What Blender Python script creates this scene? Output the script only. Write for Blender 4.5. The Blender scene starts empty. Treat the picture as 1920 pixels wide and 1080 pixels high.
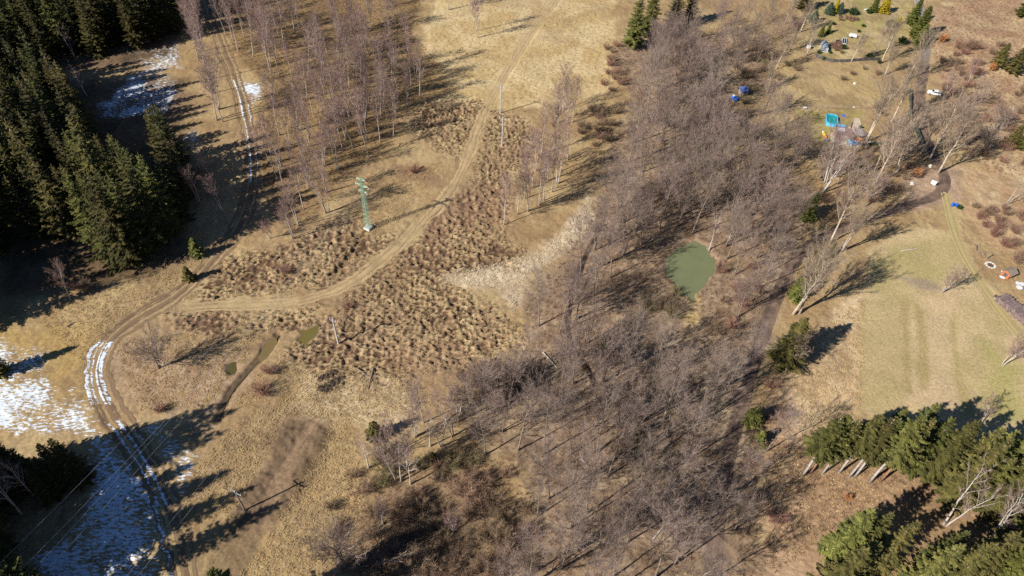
import bpy, math, random
import numpy as np
from mathutils import Matrix, Vector

S = bpy.context.scene
COL = S.collection
rad = math.radians
# ------------------------------------------------------------------ camera, sky, sun, exposure
CAM_H, FPX, PITCH, ROLL = 120.0, 1305.0, rad(46.7), rad(2.7)
_F = np.array([0, math.cos(PITCH), -math.sin(PITCH)])
_R0 = np.array([1.0, 0, 0]); _U0 = np.array([0, math.sin(PITCH), math.cos(PITCH)])
_R = math.cos(ROLL)*_R0 + math.sin(ROLL)*_U0
_U = -math.sin(ROLL)*_R0 + math.cos(ROLL)*_U0
cd = bpy.data.cameras.new('camera'); cam = bpy.data.objects.new('camera', cd); COL.objects.link(cam)
cd.sensor_width = 36; cd.lens = 36*FPX/1920; cd.clip_start = 1; cd.clip_end = 9000
cam.matrix_world = Matrix(((_R[0], _U[0], -_F[0], 0), (_R[1], _U[1], -_F[1], 0), (_R[2], _U[2], -_F[2], CAM_H), (0, 0, 0, 1)))
S.camera = cam
SUN_EL, SUN_TO = rad(34), rad(33.8)          # height of the sun; heading in which shadows run
W = bpy.data.worlds.new('World'); S.world = W; W.use_nodes = True
nt = W.node_tree; bg = nt.nodes['Background']
sky = nt.nodes.new('ShaderNodeTexSky'); sky.sky_type = 'NISHITA'; sky.sun_disc = False
sky.sun_elevation = SUN_EL; sky.sun_rotation = rad(236.2); sky.ozone_density = 8.0; sky.dust_density = 0.2
nt.links.new(sky.outputs[0], bg.inputs[0]); bg.inputs[1].default_value = 0.052
ld = bpy.data.lights.new('sun', 'SUN'); ld.energy = 5.0; ld.angle = rad(0.5); ld.color = (1.0, 0.945, 0.86)
sun = bpy.data.objects.new('sun', ld); COL.objects.link(sun); sun.location = (-100, -100, 200)
_d = Vector((math.cos(SUN_TO)*math.cos(SUN_EL), math.sin(SUN_TO)*math.cos(SUN_EL), -math.sin(SUN_EL)))
sun.rotation_euler = _d.to_track_quat('-Z', 'Y').to_euler()
vs = S.view_settings; vs.view_transform = 'Standard'; vs.look = 'None'; vs.exposure = 0.40; vs.gamma = 1
S.cycles.use_denoising = False
S.cycles.max_bounces = 4; S.cycles.diffuse_bounces = 2; S.cycles.glossy_bounces = 2; S.cycles.transmission_bounces = 3
S.cycles.caustics_reflective = False; S.cycles.caustics_refractive = False

# ------------------------------------------------------------------ survey: photo measurements to metres on the ground
def G(px, py, z=0.0):
    d = _F + _R*((px-960)/FPX) - _U*((py-540)/FPX)
    t = (z-CAM_H)/d[2]
    return np.array([d[0]*t, d[1]*t, z])
def PX(x, y, z=0.0):
    v = np.array([x, y, z-CAM_H]); w = v @ _F
    return 960+FPX*(v @ _R)/w, 540-FPX*(v @ _U)/w
def GP(pts): return np.array([G(*p)[:2] for p in pts])
def poly(s):
    a = [float(v) for v in s.replace(',', ' ').split()]
    return GP(list(zip(a[0::2], a[1::2])))
# ------------------------------------------------------------------ noise
def _hash(ix, iy, seed):
    h = (ix.astype(np.int64)*374761393 + iy.astype(np.int64)*668265263 + seed*2147483647) & 0xffffffff
    h = ((h ^ (h >> 13))*1274126177) & 0xffffffff
    return ((h ^ (h >> 16)) & 0xffff)/65535.0
def vnoise(x, y, seed=0):
    ix, iy = np.floor(x), np.floor(y); fx, fy = x-ix, y-iy
    fx = fx*fx*(3-2*fx); fy = fy*fy*(3-2*fy)
    a, b = _hash(ix, iy, seed), _hash(ix+1, iy, seed); c, d = _hash(ix, iy+1, seed), _hash(ix+1, iy+1, seed)
    return (a*(1-fx)+b*fx)*(1-fy) + (c*(1-fx)+d*fx)*fy
def fbm(x, y, scale, seed=0, octv=4):
    s = 0; amp = 1; tot = 0
    for o in range(octv):
        s = s+amp*vnoise(x/scale+o*17.3, y/scale-o*9.1, seed+o*31); tot += amp; amp *= .5; scale /= 2.03
    return s/tot
def unit(v): return v/(np.linalg.norm(v, axis=-1, keepdims=True)+1e-9)
def sstep(a, b, x):
    t = np.clip((x-a)/(b-a), 0, 1); return t*t*(3-2*t)
def seg_dist(x, y, P, closed=False):
    """distance to a polyline, the arc length there and the signed side"""
    best = np.full(x.shape, 1e9); arc = np.zeros(x.shape); side = np.zeros(x.shape); L = 0
    n = len(P)
    for i in range(n if closed else n-1):
        a, b = P[i], P[(i+1) % n]; d = b-a; l2 = d @ d+1e-9
        t = np.clip(((x-a[0])*d[0]+(y-a[1])*d[1])/l2, 0, 1)
        ex, ey = x-(a[0]+t*d[0]), y-(a[1]+t*d[1]); e = ex*ex+ey*ey
        m = e < best; best = np.where(m, e, best)
        arc = np.where(m, L+t*math.sqrt(l2), arc); side = np.where(m, np.sign(d[0]*ey-d[1]*ex), side)
        L += math.sqrt(l2)
    return np.sqrt(best), arc, side
def inside(x, y, P):
    r = np.zeros(x.shape, bool); n = len(P)
    for i in range(n):
        x1, y1 = P[i]; x2, y2 = P[(i+1) % n]
        c = ((y1 > y) != (y2 > y)) & (x < (x2-x1)*(y-y1)/((y2-y1) if abs(y2-y1) > 1e-9 else 1e-9)+x1)
        r ^= c
    return r
def sdf(x, y, P):
    """positive inside, metres; only worked out near the polygon"""
    lo, hi = P.min(0)-14, P.max(0)+14
    m = (x > lo[0]) & (x < hi[0]) & (y > lo[1]) & (y < hi[1])
    out = np.full(x.shape, -99.0)
    if m.any():
        xx, yy = x[m], y[m]; d = seg_dist(xx, yy, P, True)[0]
        out[m] = np.where(inside(xx, yy, P), d, -d)
    return out
def smooth(P, it=2):
    P = np.array(P, float)
    for _ in range(it):
        Q = [P[0]]
        for i in range(len(P)-1): Q += [P[i]*.75+P[i+1]*.25, P[i]*.25+P[i+1]*.75]
        Q.append(P[-1]); P = np.array(Q)
    return P
def smooth_closed(P, it=2):
    P = np.array(P, float)
    for _ in range(it):
        Q = []
        for i in range(len(P)):
            b = P[(i+1) % len(P)]; Q += [P[i]*.75+b*.25, P[i]*.25+b*.75]
        P = np.array(Q)
    return P
# ------------------------------------------------------------------ materials
def mat(name, col, rough=.85, var=.25, scale=3.0, spec=.2, rnd=0.0, col2=None, metallic=0, bump=0.0, alpha=None):
    m = bpy.data.materials.new(name); m.use_nodes = True; t = m.node_tree; b = t.nodes['Principled BSDF']
    b.inputs['Roughness'].default_value = rough; b.inputs['Specular IOR Level'].default_value = spec
    b.inputs['Metallic'].default_value = metallic
    co = t.nodes.new('ShaderNodeTexCoord'); n = t.nodes.new('ShaderNodeTexNoise'); n.inputs['Scale'].default_value = scale
    n.inputs['Detail'].default_value = 4
    t.links.new(co.outputs['Object'], n.inputs['Vector'])
    r = t.nodes.new('ShaderNodeValToRGB'); e = r.color_ramp.elements
    c2 = col2 or tuple(min(1, c*(1+var)) for c in col); c1 = tuple(c*(1-var) for c in col)
    e[0].position = .32; e[1].position = .68; e[0].color = (*c1, 1); e[1].color = (*c2, 1)
    t.links.new(n.outputs[0], r.inputs[0]); out = r.outputs[0]
    if rnd:
        oi = t.nodes.new('ShaderNodeObjectInfo'); hs = t.nodes.new('ShaderNodeHueSaturation')
        mr = t.nodes.new('ShaderNodeMapRange'); mr.inputs['To Min'].default_value = 1-rnd; mr.inputs['To Max'].default_value = 1+rnd
        t.links.new(oi.outputs['Random'], mr.inputs['Value']); t.links.new(mr.outputs[0], hs.inputs['Value'])
        m2 = t.nodes.new('ShaderNodeMath'); m2.operation = 'MULTIPLY'; m2.inputs[1].default_value = 7.31
        m3 = t.nodes.new('ShaderNodeMath'); m3.operation = 'FRACT'; mh = t.nodes.new('ShaderNodeMapRange')
        mh.inputs['To Min'].default_value = .5-rnd*.07; mh.inputs['To Max'].default_value = .5+rnd*.07
        t.links.new(oi.outputs['Random'], m2.inputs[0]); t.links.new(m2.outputs[0], m3.inputs[0]); t.links.new(m3.outputs[0], mh.inputs['Value'])
        t.links.new(mh.outputs[0], hs.inputs['Hue']); t.links.new(out, hs.inputs['Color']); out = hs.outputs[0]
    t.links.new(out, b.inputs['Base Color'])
    if bump:
        bp = t.nodes.new('ShaderNodeBump'); bp.inputs['Strength'].default_value = bump; bp.inputs['Distance'].default_value = .05
        t.links.new(n.outputs[0], bp.inputs['Height']); t.links.new(bp.outputs[0], b.inputs['Normal'])
    return m
def ground_mat(name, scale1=1.6, amp=.35, rough=.95):
    """tint (where grass, litter, mud or snow lie) times fine fibre noise; snow cut crisp by noise"""
    m = bpy.data.materials.new(name); m.use_nodes = True; t = m.node_tree; b = t.nodes['Principled BSDF']
    b.inputs['Roughness'].default_value = rough; b.inputs['Specular IOR Level'].default_value = .1
    at = t.nodes.new('ShaderNodeAttribute'); at.attribute_name = 'tint'
    sn = t.nodes.new('ShaderNodeAttribute'); sn.attribute_name = 'snow'
    co = t.nodes.new('ShaderNodeTexCoord')
    n1 = t.nodes.new('ShaderNodeTexNoise'); n1.inputs['Scale'].default_value = scale1; n1.inputs['Detail'].default_value = 8; n1.inputs['Roughness'].default_value = .75
    t.links.new(co.outputs['Object'], n1.inputs['Vector'])
    mr = t.nodes.new('ShaderNodeMapRange'); mr.inputs['From Min'].default_value = .25; mr.inputs['From Max'].default_value = .75
    mr.inputs['To Min'].default_value = 1-amp; mr.inputs['To Max'].default_value = 1+amp
    t.links.new(n1.outputs[0], mr.inputs['Value'])
    mx = t.nodes.new('ShaderNodeVectorMath'); mx.operation = 'SCALE'
    t.links.new(at.outputs['Color'], mx.inputs[0]); t.links.new(mr.outputs[0], mx.inputs['Scale'])
    mp = t.nodes.new('ShaderNodeMapping'); mp.inputs['Rotation'].default_value = (0, 0, rad(-38)); mp.inputs['Scale'].default_value = (.55, 1.5, 1)
    t.links.new(co.outputs['Object'], mp.inputs['Vector'])
    n2 = t.nodes.new('ShaderNodeTexNoise'); n2.inputs['Scale'].default_value = 1.5; n2.inputs['Detail'].default_value = 6; n2.inputs['Roughness'].default_value = .7
    t.links.new(mp.outputs[0], n2.inputs['Vector'])
    a = t.nodes.new('ShaderNodeMath'); a.operation = 'MULTIPLY_ADD'; a.inputs[1].default_value = 5.2; a.inputs[2].default_value = -3.15
    t.links.new(n2.outputs[0], a.inputs[0])
    ad = t.nodes.new('ShaderNodeMath'); ad.operation = 'ADD'; t.links.new(a.outputs[0], ad.inputs[0]); t.links.new(sn.outputs['Fac'], ad.inputs[1])
    cl = t.nodes.new('ShaderNodeMapRange'); cl.inputs['From Min'].default_value = 0.0; cl.inputs['From Max'].default_value = .45; cl.inputs['To Max'].default_value = .93; t.links.new(ad.outputs[0], cl.inputs['Value'])
    mix = t.nodes.new('ShaderNodeMix'); mix.data_type = 'RGBA'; t.links.new(cl.outputs[0], mix.inputs[0])
    t.links.new(mx.outputs[0], mix.inputs[6]); mix.inputs[7].default_value = (.78, .88, .99, 1)
    t.links.new(mix.outputs[2], b.inputs['Base Color'])
    bp = t.nodes.new('ShaderNodeBump'); bp.inputs['Strength'].default_value = .6; bp.inputs['Distance'].default_value = .12
    t.links.new(n1.outputs[0], bp.inputs['Height']); t.links.new(bp.outputs[0], b.inputs['Normal'])
    return m
# ------------------------------------------------------------------ mesh helpers
def np_mesh(name, V, F3=None, F4=None, mats=(), m3=None, m4=None, shade=False):
    V = np.asarray(V, np.float32); me = bpy.data.meshes.new(name)
    F3 = np.zeros((0, 3), np.int32) if F3 is None else np.asarray(F3, np.int32).reshape(-1, 3)
    F4 = np.zeros((0, 4), np.int32) if F4 is None else np.asarray(F4, np.int32).reshape(-1, 4)
    me.vertices.add(len(V)); me.vertices.foreach_set('co', V.ravel())
    me.loops.add(F3.size+F4.size); me.loops.foreach_set('vertex_index', np.concatenate([F3.ravel(), F4.ravel()]))
    n3, n4 = len(F3), len(F4); me.polygons.add(n3+n4)
    me.polygons.foreach_set('loop_start', np.concatenate([np.arange(n3)*3, n3*3+np.arange(n4)*4]).astype(np.int32))
    for m in mats: me.materials.append(m)
    if m3 is not None or m4 is not None:
        a = np.concatenate([np.zeros(n3) if m3 is None else np.broadcast_to(m3, n3), np.zeros(n4) if m4 is None else np.broadcast_to(m4, n4)])
        me.polygons.foreach_set('material_index', a.astype(np.int32))
    me.polygons.foreach_set('use_smooth', np.full(n3+n4, bool(shade)))
    me.update(calc_edges=True); me.validate()
    return me
class MB:
    """collects shapes for one mesh"""
    def __init__(s): s.V, s.T, s.Q, s.mt, s.mq, s.n = [], [], [], [], [], 0
    def add(s, V, T=None, Q=None, m=0):
        V = np.asarray(V, float).reshape(-1, 3)
        if T is not None and len(T): T = np.asarray(T).reshape(-1, 3)+s.n; s.T.append(T); s.mt.append(np.full(len(T), m))
        if Q is not None and len(Q): Q = np.asarray(Q).reshape(-1, 4)+s.n; s.Q.append(Q); s.mq.append(np.full(len(Q), m))
        s.V.append(V); s.n += len(V); return s
    def box(s, c, d, rz=0, m=0, taper=1.0):
        x, y, z = [v/2 for v in d]; k = taper
        P = np.array([(-x, -y, -z), (x, -y, -z), (x, y, -z), (-x, y, -z), (-x*k, -y*k, z), (x*k, -y*k, z), (x*k, y*k, z), (-x*k, y*k, z)])
        ca, sa = math.cos(rz), math.sin(rz)
        P = np.stack([P[:, 0]*ca-P[:, 1]*sa, P[:, 0]*sa+P[:, 1]*ca, P[:, 2]], 1)+np.array(c)
        return s.add(P, Q=[(0, 3, 2, 1), (4, 5, 6, 7), (0, 1, 5, 4), (1, 2, 6, 5), (2, 3, 7, 6), (3, 0, 4, 7)], m=m)
    def tube(s, P, R, k=5, m=0, cap=True):
        P = np.asarray(P, float); n = len(P); R = np.broadcast_to(np.asarray(R, float), n)
        D = np.gradient(P, axis=0); D /= np.linalg.norm(D, axis=1)[:, None]+1e-9
        ref = np.where(np.abs(D[:, 2:3]) > .9, [[1., 0, 0]], [[0, 0, 1.]])
        A = np.cross(D, ref); A /= np.linalg.norm(A, axis=1)[:, None]+1e-9; B = np.cross(D, A)
        th = np.arange(k)*2*math.pi/k
        V = P[:, None]+R[:, None, None]*(np.cos(th)[None, :, None]*A[:, None]+np.sin(th)[None, :, None]*B[:, None])
        i = np.arange(n-1)[:, None]*k; j = np.arange(k)[None]; j2 = (j+1) % k
        Q = np.stack([i+j, i+j2, i+k+j2, i+k+j], -1).reshape(-1, 4)
        V = V.reshape(-1, 3); T = None
        if cap:
            V = np.vstack([V, P[0], P[-1]]); a = np.arange(k); b = (a+1) % k
            T = np.concatenate([np.stack([b, a, np.full(k, n*k)], 1), np.stack([(n-1)*k+a, (n-1)*k+b, np.full(k, n*k+1)], 1)])
        return s.add(V, T, Q, m)
    def bar(s, a, b, r, k=4, m=0): return s.tube([a, b], [r, r], k, m)
    def cyl(s, c, r, h, k=12, m=0, r2=None): return s.tube([c, (c[0], c[1], c[2]+h)], [r, r if r2 is None else r2], k, m)
    def prism(s, P, z0, z1, m=0):
        n = len(P); P = np.asarray(P)
        V = np.vstack([np.c_[P, np.full(n, z0)], np.c_[P, np.full(n, z1)], [[*P.mean(0), z1]]])
        a = np.arange(n); b = (a+1) % n
        return s.add(V, np.stack([n+a, n+b, np.full(n, 2*n)], 1), np.stack([a, b, n+b, n+a], 1), m)
    def lump(s, c, r, seed=0, m=0, nu=10, nv=6, jag=.25):
        rg = np.random.RandomState(seed); V = [(0, 0, -1)]
        for i in range(1, nv):
            p = -math.pi/2+math.pi*i/nv
            for j in range(nu):
                t = 2*math.pi*(j+.5*(i % 2))/nu; k = 1+jag*(rg.rand()-.5)*2
                V.append((math.cos(p)*math.cos(t)*k, math.cos(p)*math.sin(t)*k, math.sin(p)*(1+jag*(rg.rand()-.5))))
        V.append((0, 0, 1)); V = np.array(V)*np.array(r)+np.array(c); T, Q = [], []
        for j in range(nu):
            j2 = (j+1) % nu; T += [(0, 1+j2, 1+j), (len(V)-1, 1+(nv-2)*nu+j, 1+(nv-2)*nu+j2)]
            for i in range(nv-2): Q.append((1+i*nu+j, 1+i*nu+j2, 1+(i+1)*nu+j2, 1+(i+1)*nu+j))
        return s.add(V, T, Q, m)
    def mesh(s, name, mats, shade=False):
        if not isinstance(mats, (list, tuple)): mats = [mats]
        return np_mesh(name, np.vstack(s.V), np.vstack(s.T) if s.T else None, np.vstack(s.Q) if s.Q else None, mats,
                       np.concatenate(s.mt) if s.T else None, np.concatenate(s.mq) if s.Q else None, shade)
    def obj(s, name, mats, parent=None, shade=False, label=None): return link(name, s.mesh(name, mats, shade), parent, label)
def link(name, me, parent=None, label=None):
    o = bpy.data.objects.new(name, me); COL.objects.link(o)
    if parent is not None: o.parent = parent
    if label: o['label'] = label
    return o
def tag(o, label, cat=None, group=None, kind=None):
    o['label'] = label
    if cat: o['category'] = cat
    if group: o['group'] = group
    if kind: o['kind'] = kind
    return o
def thing(name, label, cat, loc, rz=0, group=None, sc=1.0):
    o = bpy.data.objects.new(name, None); COL.objects.link(o); o.location = loc; o.rotation_euler = (0, 0, rz); o.scale = (sc, sc, sc)
    o.empty_display_size = .2
    return tag(o, label, cat, group)

# ------------------------------------------------------------------ survey lines
TRACK = smooth(poly('352 1130 345 1080 331 1000 303 920 258 840 207 770 181 710 188 660 216 626 270 590 330 555 380 510 412 470 441 440 464 390 474 330 468 260 455 200 441 150 424 105 402 50 386 0 372 -50'))
PATH = smooth(poly('345 578 420 572 500 570 570 563 640 542 700 500 750 458 800 412 845 360 872 310 892 250 912 200 940 150 975 92 1010 40 1042 0 1075 -40'))
LANE = smooth(poly('1706 -60 1722 0 1735 60 1736 110 1728 160 1720 200 1731 250 1757 300 1776 338 1760 368 1700 385 1640 405 1560 435 1500 468 1462 540 1432 620 1395 740 1362 860 1340 1000 1335 1130'))
RUTS = smooth(poly('1772 360 1781 400 1792 440 1806 475 1835 525 1880 590 1930 650'))
STREAM = smooth(poly('1130 420 1098 480 1076 545 1068 590 1066 620 1078 652 1096 675 1120 720'))
DITCH = smooth(poly('680 438 660 470 640 498 622 514'))
BROOK = smooth(poly('520 628 505 652 480 680 455 706 430 735 405 790'))
POND = smooth_closed(poly('1250 512 1252 496 1258 478 1270 468 1284 458 1300 452 1315 456 1326 468 1334 480 1342 496 1338 510 1328 520 1316 530 1312 542 1306 548 1303 558 1290 560 1284 546 1272 540 1266 528 1256 522'), 1)
POOLS = [smooth_closed(poly(s), 2) for s in ('560 636 566 618 590 609 596 615 590 632 574 644', '421 694 425 680 437 675 444 680 443 694 432 703', '488 668 492 648 508 632 516 640 508 662 494 674')]
POOLS.append(smooth_closed(poly('1386 231 1390 226 1402 225 1408 230 1402 235 1390 235'), 2))

# ------------------------------------------------------------------ ground sheet
X_IN = np.arange(-200, 212, .32)
def outward(e, s, n=26):
    return e+s*np.cumsum(.6*1.42**np.arange(n))
GX = np.concatenate([outward(X_IN[0], -1)[::-1], X_IN, outward(X_IN[-1], 1)])
ys = [28.0]
while ys[-1] < 305: ys.append(ys[-1]+.20+.0021*max(0, ys[-1]-40))
GY = np.concatenate([outward(28.0, -1, 22)[::-1], ys, outward(ys[-1], 1)])
gx, gy = np.meshgrid(GX, GY); shp = gx.shape; gx, gy = gx.ravel(), gy.ravel()
ZN = (fbm(gx, gy, 5, 3)-.5)*7          # wander of zone borders, metres
def zone(s, soft=1.5, wob=1.0): return sstep(-soft, soft, sdf(gx, gy, poly(s) if isinstance(s, str) else s)+ZN*wob)
tint = np.zeros((len(gx), 3)); snow = np.full(len(gx), -1.0); rough = np.full(len(gx), .10)
def lay(k, c, c2=None, n=None):
    global tint
    c = np.array(c); col = c if c2 is None else c+(np.array(c2)-c)*n[:, None]
    tint = tint+(col-tint)*k[:, None]
NB = sstep(.3, .7, fbm(gx, gy, 22, 7)); NM = sstep(.3, .7, fbm(gx, gy, 6, 11)); NS = sstep(.25, .75, fbm(gx, gy, 1.8, 13, 3))
one = np.ones(len(gx))
lay(one, (.375, .255, .125), (.45, .33, .17), NM); lay(NB*.4, (.30, .19, .095))
A_WOOD = '1150 90 1240 60 1330 60 1440 60 1480 120 1380 200 1350 290 1450 320 1540 370 1500 470 1440 600 1400 740 1420 900 1440 1100 900 1100 950 1000 1000 880 860 800 850 740 960 690 1000 640 980 570 1060 480 1120 390 1140 290 1180 190'
B_GROVE = '400 -30 800 -30 770 60 830 130 850 170 770 215 720 280 640 330 600 400 540 440 500 380 480 330 500 240 500 160 430 90'
lay(zone('780 110 830 -40 1150 -40 1150 170 1080 195 960 205 800 190'), (.50, .36, .17), (.60, .46, .25), NM)
lay(zone(B_GROVE, 2.5), (.22, .145, .07), (.32, .215, .10), NM)
lay(zone(A_WOOD, 3), (.185, .13, .088), (.36, .262, .17), NS); lay(zone(A_WOOD, 3)*sstep(.55, .75, fbm(gx, gy, 9, 91))*.8, (.45, .335, .205))
lay(zone('1450 740 1500 700 1560 800 1500 860 1700 880 1760 920 1600 1000 1540 1100 1420 1100 1440 900', 3), (.41, .27, .165), (.52, .36, .225), NS)
lay(zone('1480 720 1560 590 1622 540 1616 780 1500 810', 1.5, .5), (.52, .37, .21), (.60, .45, .27), NM)
LAWN = zone('1625 470 1700 430 1790 430 1850 530 1940 600 1940 860 1840 820 1720 800 1612 770 1618 600', 1.0, .25)
fw = (gx*.9+gy*.12)                   # mown stripes run away from the road
lay(LAWN, (.45, .345, .18), (.55, .415, .23), NM); lay(LAWN*sstep(.45, .7, fbm(gx, gy, 4, 93))*.3, (.37, .30, .13)); lay(LAWN*sstep(.55, .75, fbm(gx, gy, 8, 95))*.4, (.56, .40, .26))
for q, k, c_ in (('1691 568 1702 560 1706 640 1707 735 1693 735', .75, (.33, .255, .105)), ('1719 572 1731 580 1742 650 1745 735 1722 735', .7, (.33, .255, .105)), ('1785 575 1793 575 1793 640 1806 710 1830 780 1812 780 1788 700 1780 640', .6, (.33, .26, .10)),
                ('1612 560 1690 560 1700 790 1610 785', .6, (.40, .315, .15)), ('1735 590 1780 590 1785 700 1800 780 1750 780', .5, (.53, .39, .24))):
    lay(zone(q, .7, .25)*k*.9, c_)
lay(zone('1630 500 1720 450 1790 440 1800 520 1700 545 1650 540', 2)*NB*.7, (.37, .315, .125))
lay(zone('1840 640 1930 690 1930 800 1860 780', 3)*.7, (.36, .33, .11)); lay(zone('1690 520 1740 520 1765 545 1720 545', .8, .4)*.7, (.30, .23, .18))
lay(zone('1490 -40 1700 -40 1725 60 1650 112 1540 112 1490 70', 1.5), (.37, .29, .12), (.48, .37, .19), NM)
lay(zone('1600 -40 1625 -40 1625 60 1605 60', 2)*.7, (.31, .29, .09))
lay(zone('1440 120 1640 125 1660 190 1610 200 1500 200 1450 170', 1.5), (.47, .345, .175), (.40, .29, .135), NM)
lay(zone('1490 205 1625 205 1625 250 1600 280 1520 270', 1.5), (.36, .29, .11))
lay(zone('1740 40 1800 -40 1940 -40 1940 330 1850 330 1790 250 1760 150', 3), (.52, .385, .22), (.40, .25, .15), NM)
lay(zone('1790 310 1940 320 1940 480 1860 460 1800 380', 3), (.54, .40, .235), (.44, .29, .165), NM)
lay(zone('1690 225 1745 225 1745 275 1690 275', 2)*.8, (.47, .33, .19))
lay(zone('1690 300 1800 320 1810 370 1700 400', 2), (.36, .25, .17), (.45, .32, .22), NS)
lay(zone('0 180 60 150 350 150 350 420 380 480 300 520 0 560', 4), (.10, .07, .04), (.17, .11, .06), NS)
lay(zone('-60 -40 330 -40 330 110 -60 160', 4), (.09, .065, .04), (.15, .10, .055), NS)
lay(zone('1500 850 1940 850 1940 1120 1500 1120', 2)*.5, (.30, .18, .10))
lay(zone('210 640 420 640 480 720 380 770 240 760 190 710', 6), (.34, .22, .135), (.45, .325, .21), NS)
lay(zone('-60 600 170 620 180 760 -60 800', 4)*.7, (.40, .27, .10)); 
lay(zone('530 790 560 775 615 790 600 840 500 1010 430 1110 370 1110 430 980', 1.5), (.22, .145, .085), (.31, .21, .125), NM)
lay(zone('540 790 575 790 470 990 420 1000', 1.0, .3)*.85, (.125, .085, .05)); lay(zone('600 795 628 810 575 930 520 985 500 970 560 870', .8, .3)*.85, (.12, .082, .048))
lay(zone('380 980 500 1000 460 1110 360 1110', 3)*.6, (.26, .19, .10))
PALE = zone('1045 445 1105 370 1105 440 1040 480 985 520 960 590 945 545 820 530 850 505 960 492 1010 470', 3.0, .9)
lay(PALE, (.56, .44, .285), (.69, .57, .405), NS)
lay(zone('560 700 760 700 800 760 740 800 640 780 540 770', 2)*.8, (.52, .40, .24), (.60, .47, .30), NS)
lay(zone('230 560 350 520 560 560 520 590 330 600', 2)*.5, (.47, .35, .19))
WET = np.maximum.reduce([zone(s, 4.0, 1.0) for s in (
    '385 545 420 495 560 445 640 405 690 435 745 440 640 530 560 552 380 562',
    '885 330 925 212 1000 220 1008 270 962 350 948 440 985 468 960 490 820 520 960 585 985 650 900 700 820 690 700 722 560 690 520 672 600 600 650 560 720 505 800 432',
    '795 188 905 190 890 262 855 305 800 262 765 225', '320 590 600 575 560 620 340 630')])
def cells(x, y, sx, sy, ang, rmin, rmax, seed):
    c_, s_ = math.cos(ang), math.sin(ang); u = (x*c_+y*s_)/sx; v = (-x*s_+y*c_)/sy; iu, iv = np.floor(u), np.floor(v); best = np.full(x.shape, -9.)
    for a in (-1, 0, 1):
        for b in (-1, 0, 1):
            cu, cv = iu+a, iv+b; pu = cu+.15+.7*_hash(cu, cv, seed); pv = cv+.15+.7*_hash(cu, cv, seed+7); r = rmin+(rmax-rmin)*_hash(cu, cv, seed+13)
            best = np.maximum(best, r-np.hypot((u-pu), (v-pv)))
    return best
wx, wy = gx+(fbm(gx, gy, 2.5, 61, 2)-.5)*1.4, gy+(fbm(gx, gy, 2.5, 63, 2)-.5)*1.4
cell_w = sstep(-.10, .12, cells(wx, wy, 1.2, .82, .15, .14, .54, 21)+(fbm(gx, gy, 7, 66, 2)-.5)*.5-.30*(1-WET)+.06)
lay(sstep(0, .5, WET)*cell_w, (.095, .054, .034), (.17, .10, .06), NS); lay(WET*(1-cell_w)*.7, (.42, .305, .165), (.52, .395, .225), NS); lay(WET*sstep(.5, .75, fbm(gx, gy, 5, 68))*.45, (.24, .15, .09))
lay(zone('860 330 960 350 950 430 850 420 760 500 800 420', 3)*.45, (.30, .18, .11)); lay(zone('700 640 850 640 900 700 760 720', 3)*.4, (.34, .21, .13))
for s in ('512 500 545 495 555 515 520 520', '745 312 800 312 815 335 760 340', '630 565 690 560 690 585 640 590'): lay(zone(s, 1.5)*.7, (.25, .14, .09))
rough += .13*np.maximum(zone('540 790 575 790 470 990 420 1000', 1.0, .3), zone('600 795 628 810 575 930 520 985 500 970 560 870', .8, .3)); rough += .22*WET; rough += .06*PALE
rough *= 1-.75*LAWN
lay(zone('1278 545 1318 535 1316 575 1306 612 1286 610 1284 575', 1.0, .4), (.40, .29, .10), (.52, .40, .22), NS)
lay(zone('640 980 740 890 900 880 960 960 945 1110 640 1110', 4)*.8, (.20, .14, .088), (.30, .21, .13), NS); lay(zone('850 700 960 690 1010 740 900 790', 3)*.6, (.20, .135, .085))  # ground below the brushwood darkened; some of its shade is put into the colour
weeds = sstep(.50, .66, fbm(gx, gy, 3.2, 101, 4))*(1-LAWN)*(1-.6*zone('780 110 830 -40 1150 -40 1150 170 1080 195 960 205 800 190'))*(1-PALE)
lay(weeds*.42, (.23, .15, .085)); lay(sstep(.55, .7, fbm(gx, gy, 14, 105, 3))*.28*(1-LAWN), (.27, .18, .115))
lay(LAWN*sstep(.5, .62, fbm(gx, gy, 1.4, 107, 3))*.18, (.33, .27, .11))
# snow that the shade has kept
for s, k in (('-60 730 90 705 168 770 205 800 250 850 300 940 315 1110 60 1110 60 1040 120 1000 150 960 165 880 140 820 -60 800', .80), ('-60 640 70 640 105 650 85 690 20 735 -60 730', .62), ('30 655 95 648 90 680 30 690', .7),
             ('0 690 150 720 190 790 120 830 -40 800', .56), ('215 790 300 790 372 850 372 930 330 950 270 880', .38), ('215 790 250 820 290 890 260 900', .35), ('175 200 230 145 290 118 340 165 330 205 270 225 195 220', .62), ('225 95 345 70 350 130 280 140', .42),
             ('255 95 330 85 345 110 280 130', .2), ('443 152 492 150 494 190 468 218 452 190', .75), ('430 225 480 225 480 340 455 340', .25), ('330 215 380 240 385 300 350 300', .3), ('560 610 585 605 580 640 560 640', -.5),
             ('375 0 410 0 430 60 395 60', .25), ('440 730 465 730 465 770 445 775', .3), ('400 770 420 890 360 880 350 800', -.15), ('255 0 330 -20 330 30 260 30', .2), ('150 1000 260 930 300 1110 60 1110', .5)):
    snow = np.maximum(snow, -1+(1+k)*zone(s, 3.0, .6))
snow = np.where(snow > -.95, snow+(fbm(gx, gy, 4.5, 71, 3)-.5)*1.4, snow)
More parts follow.
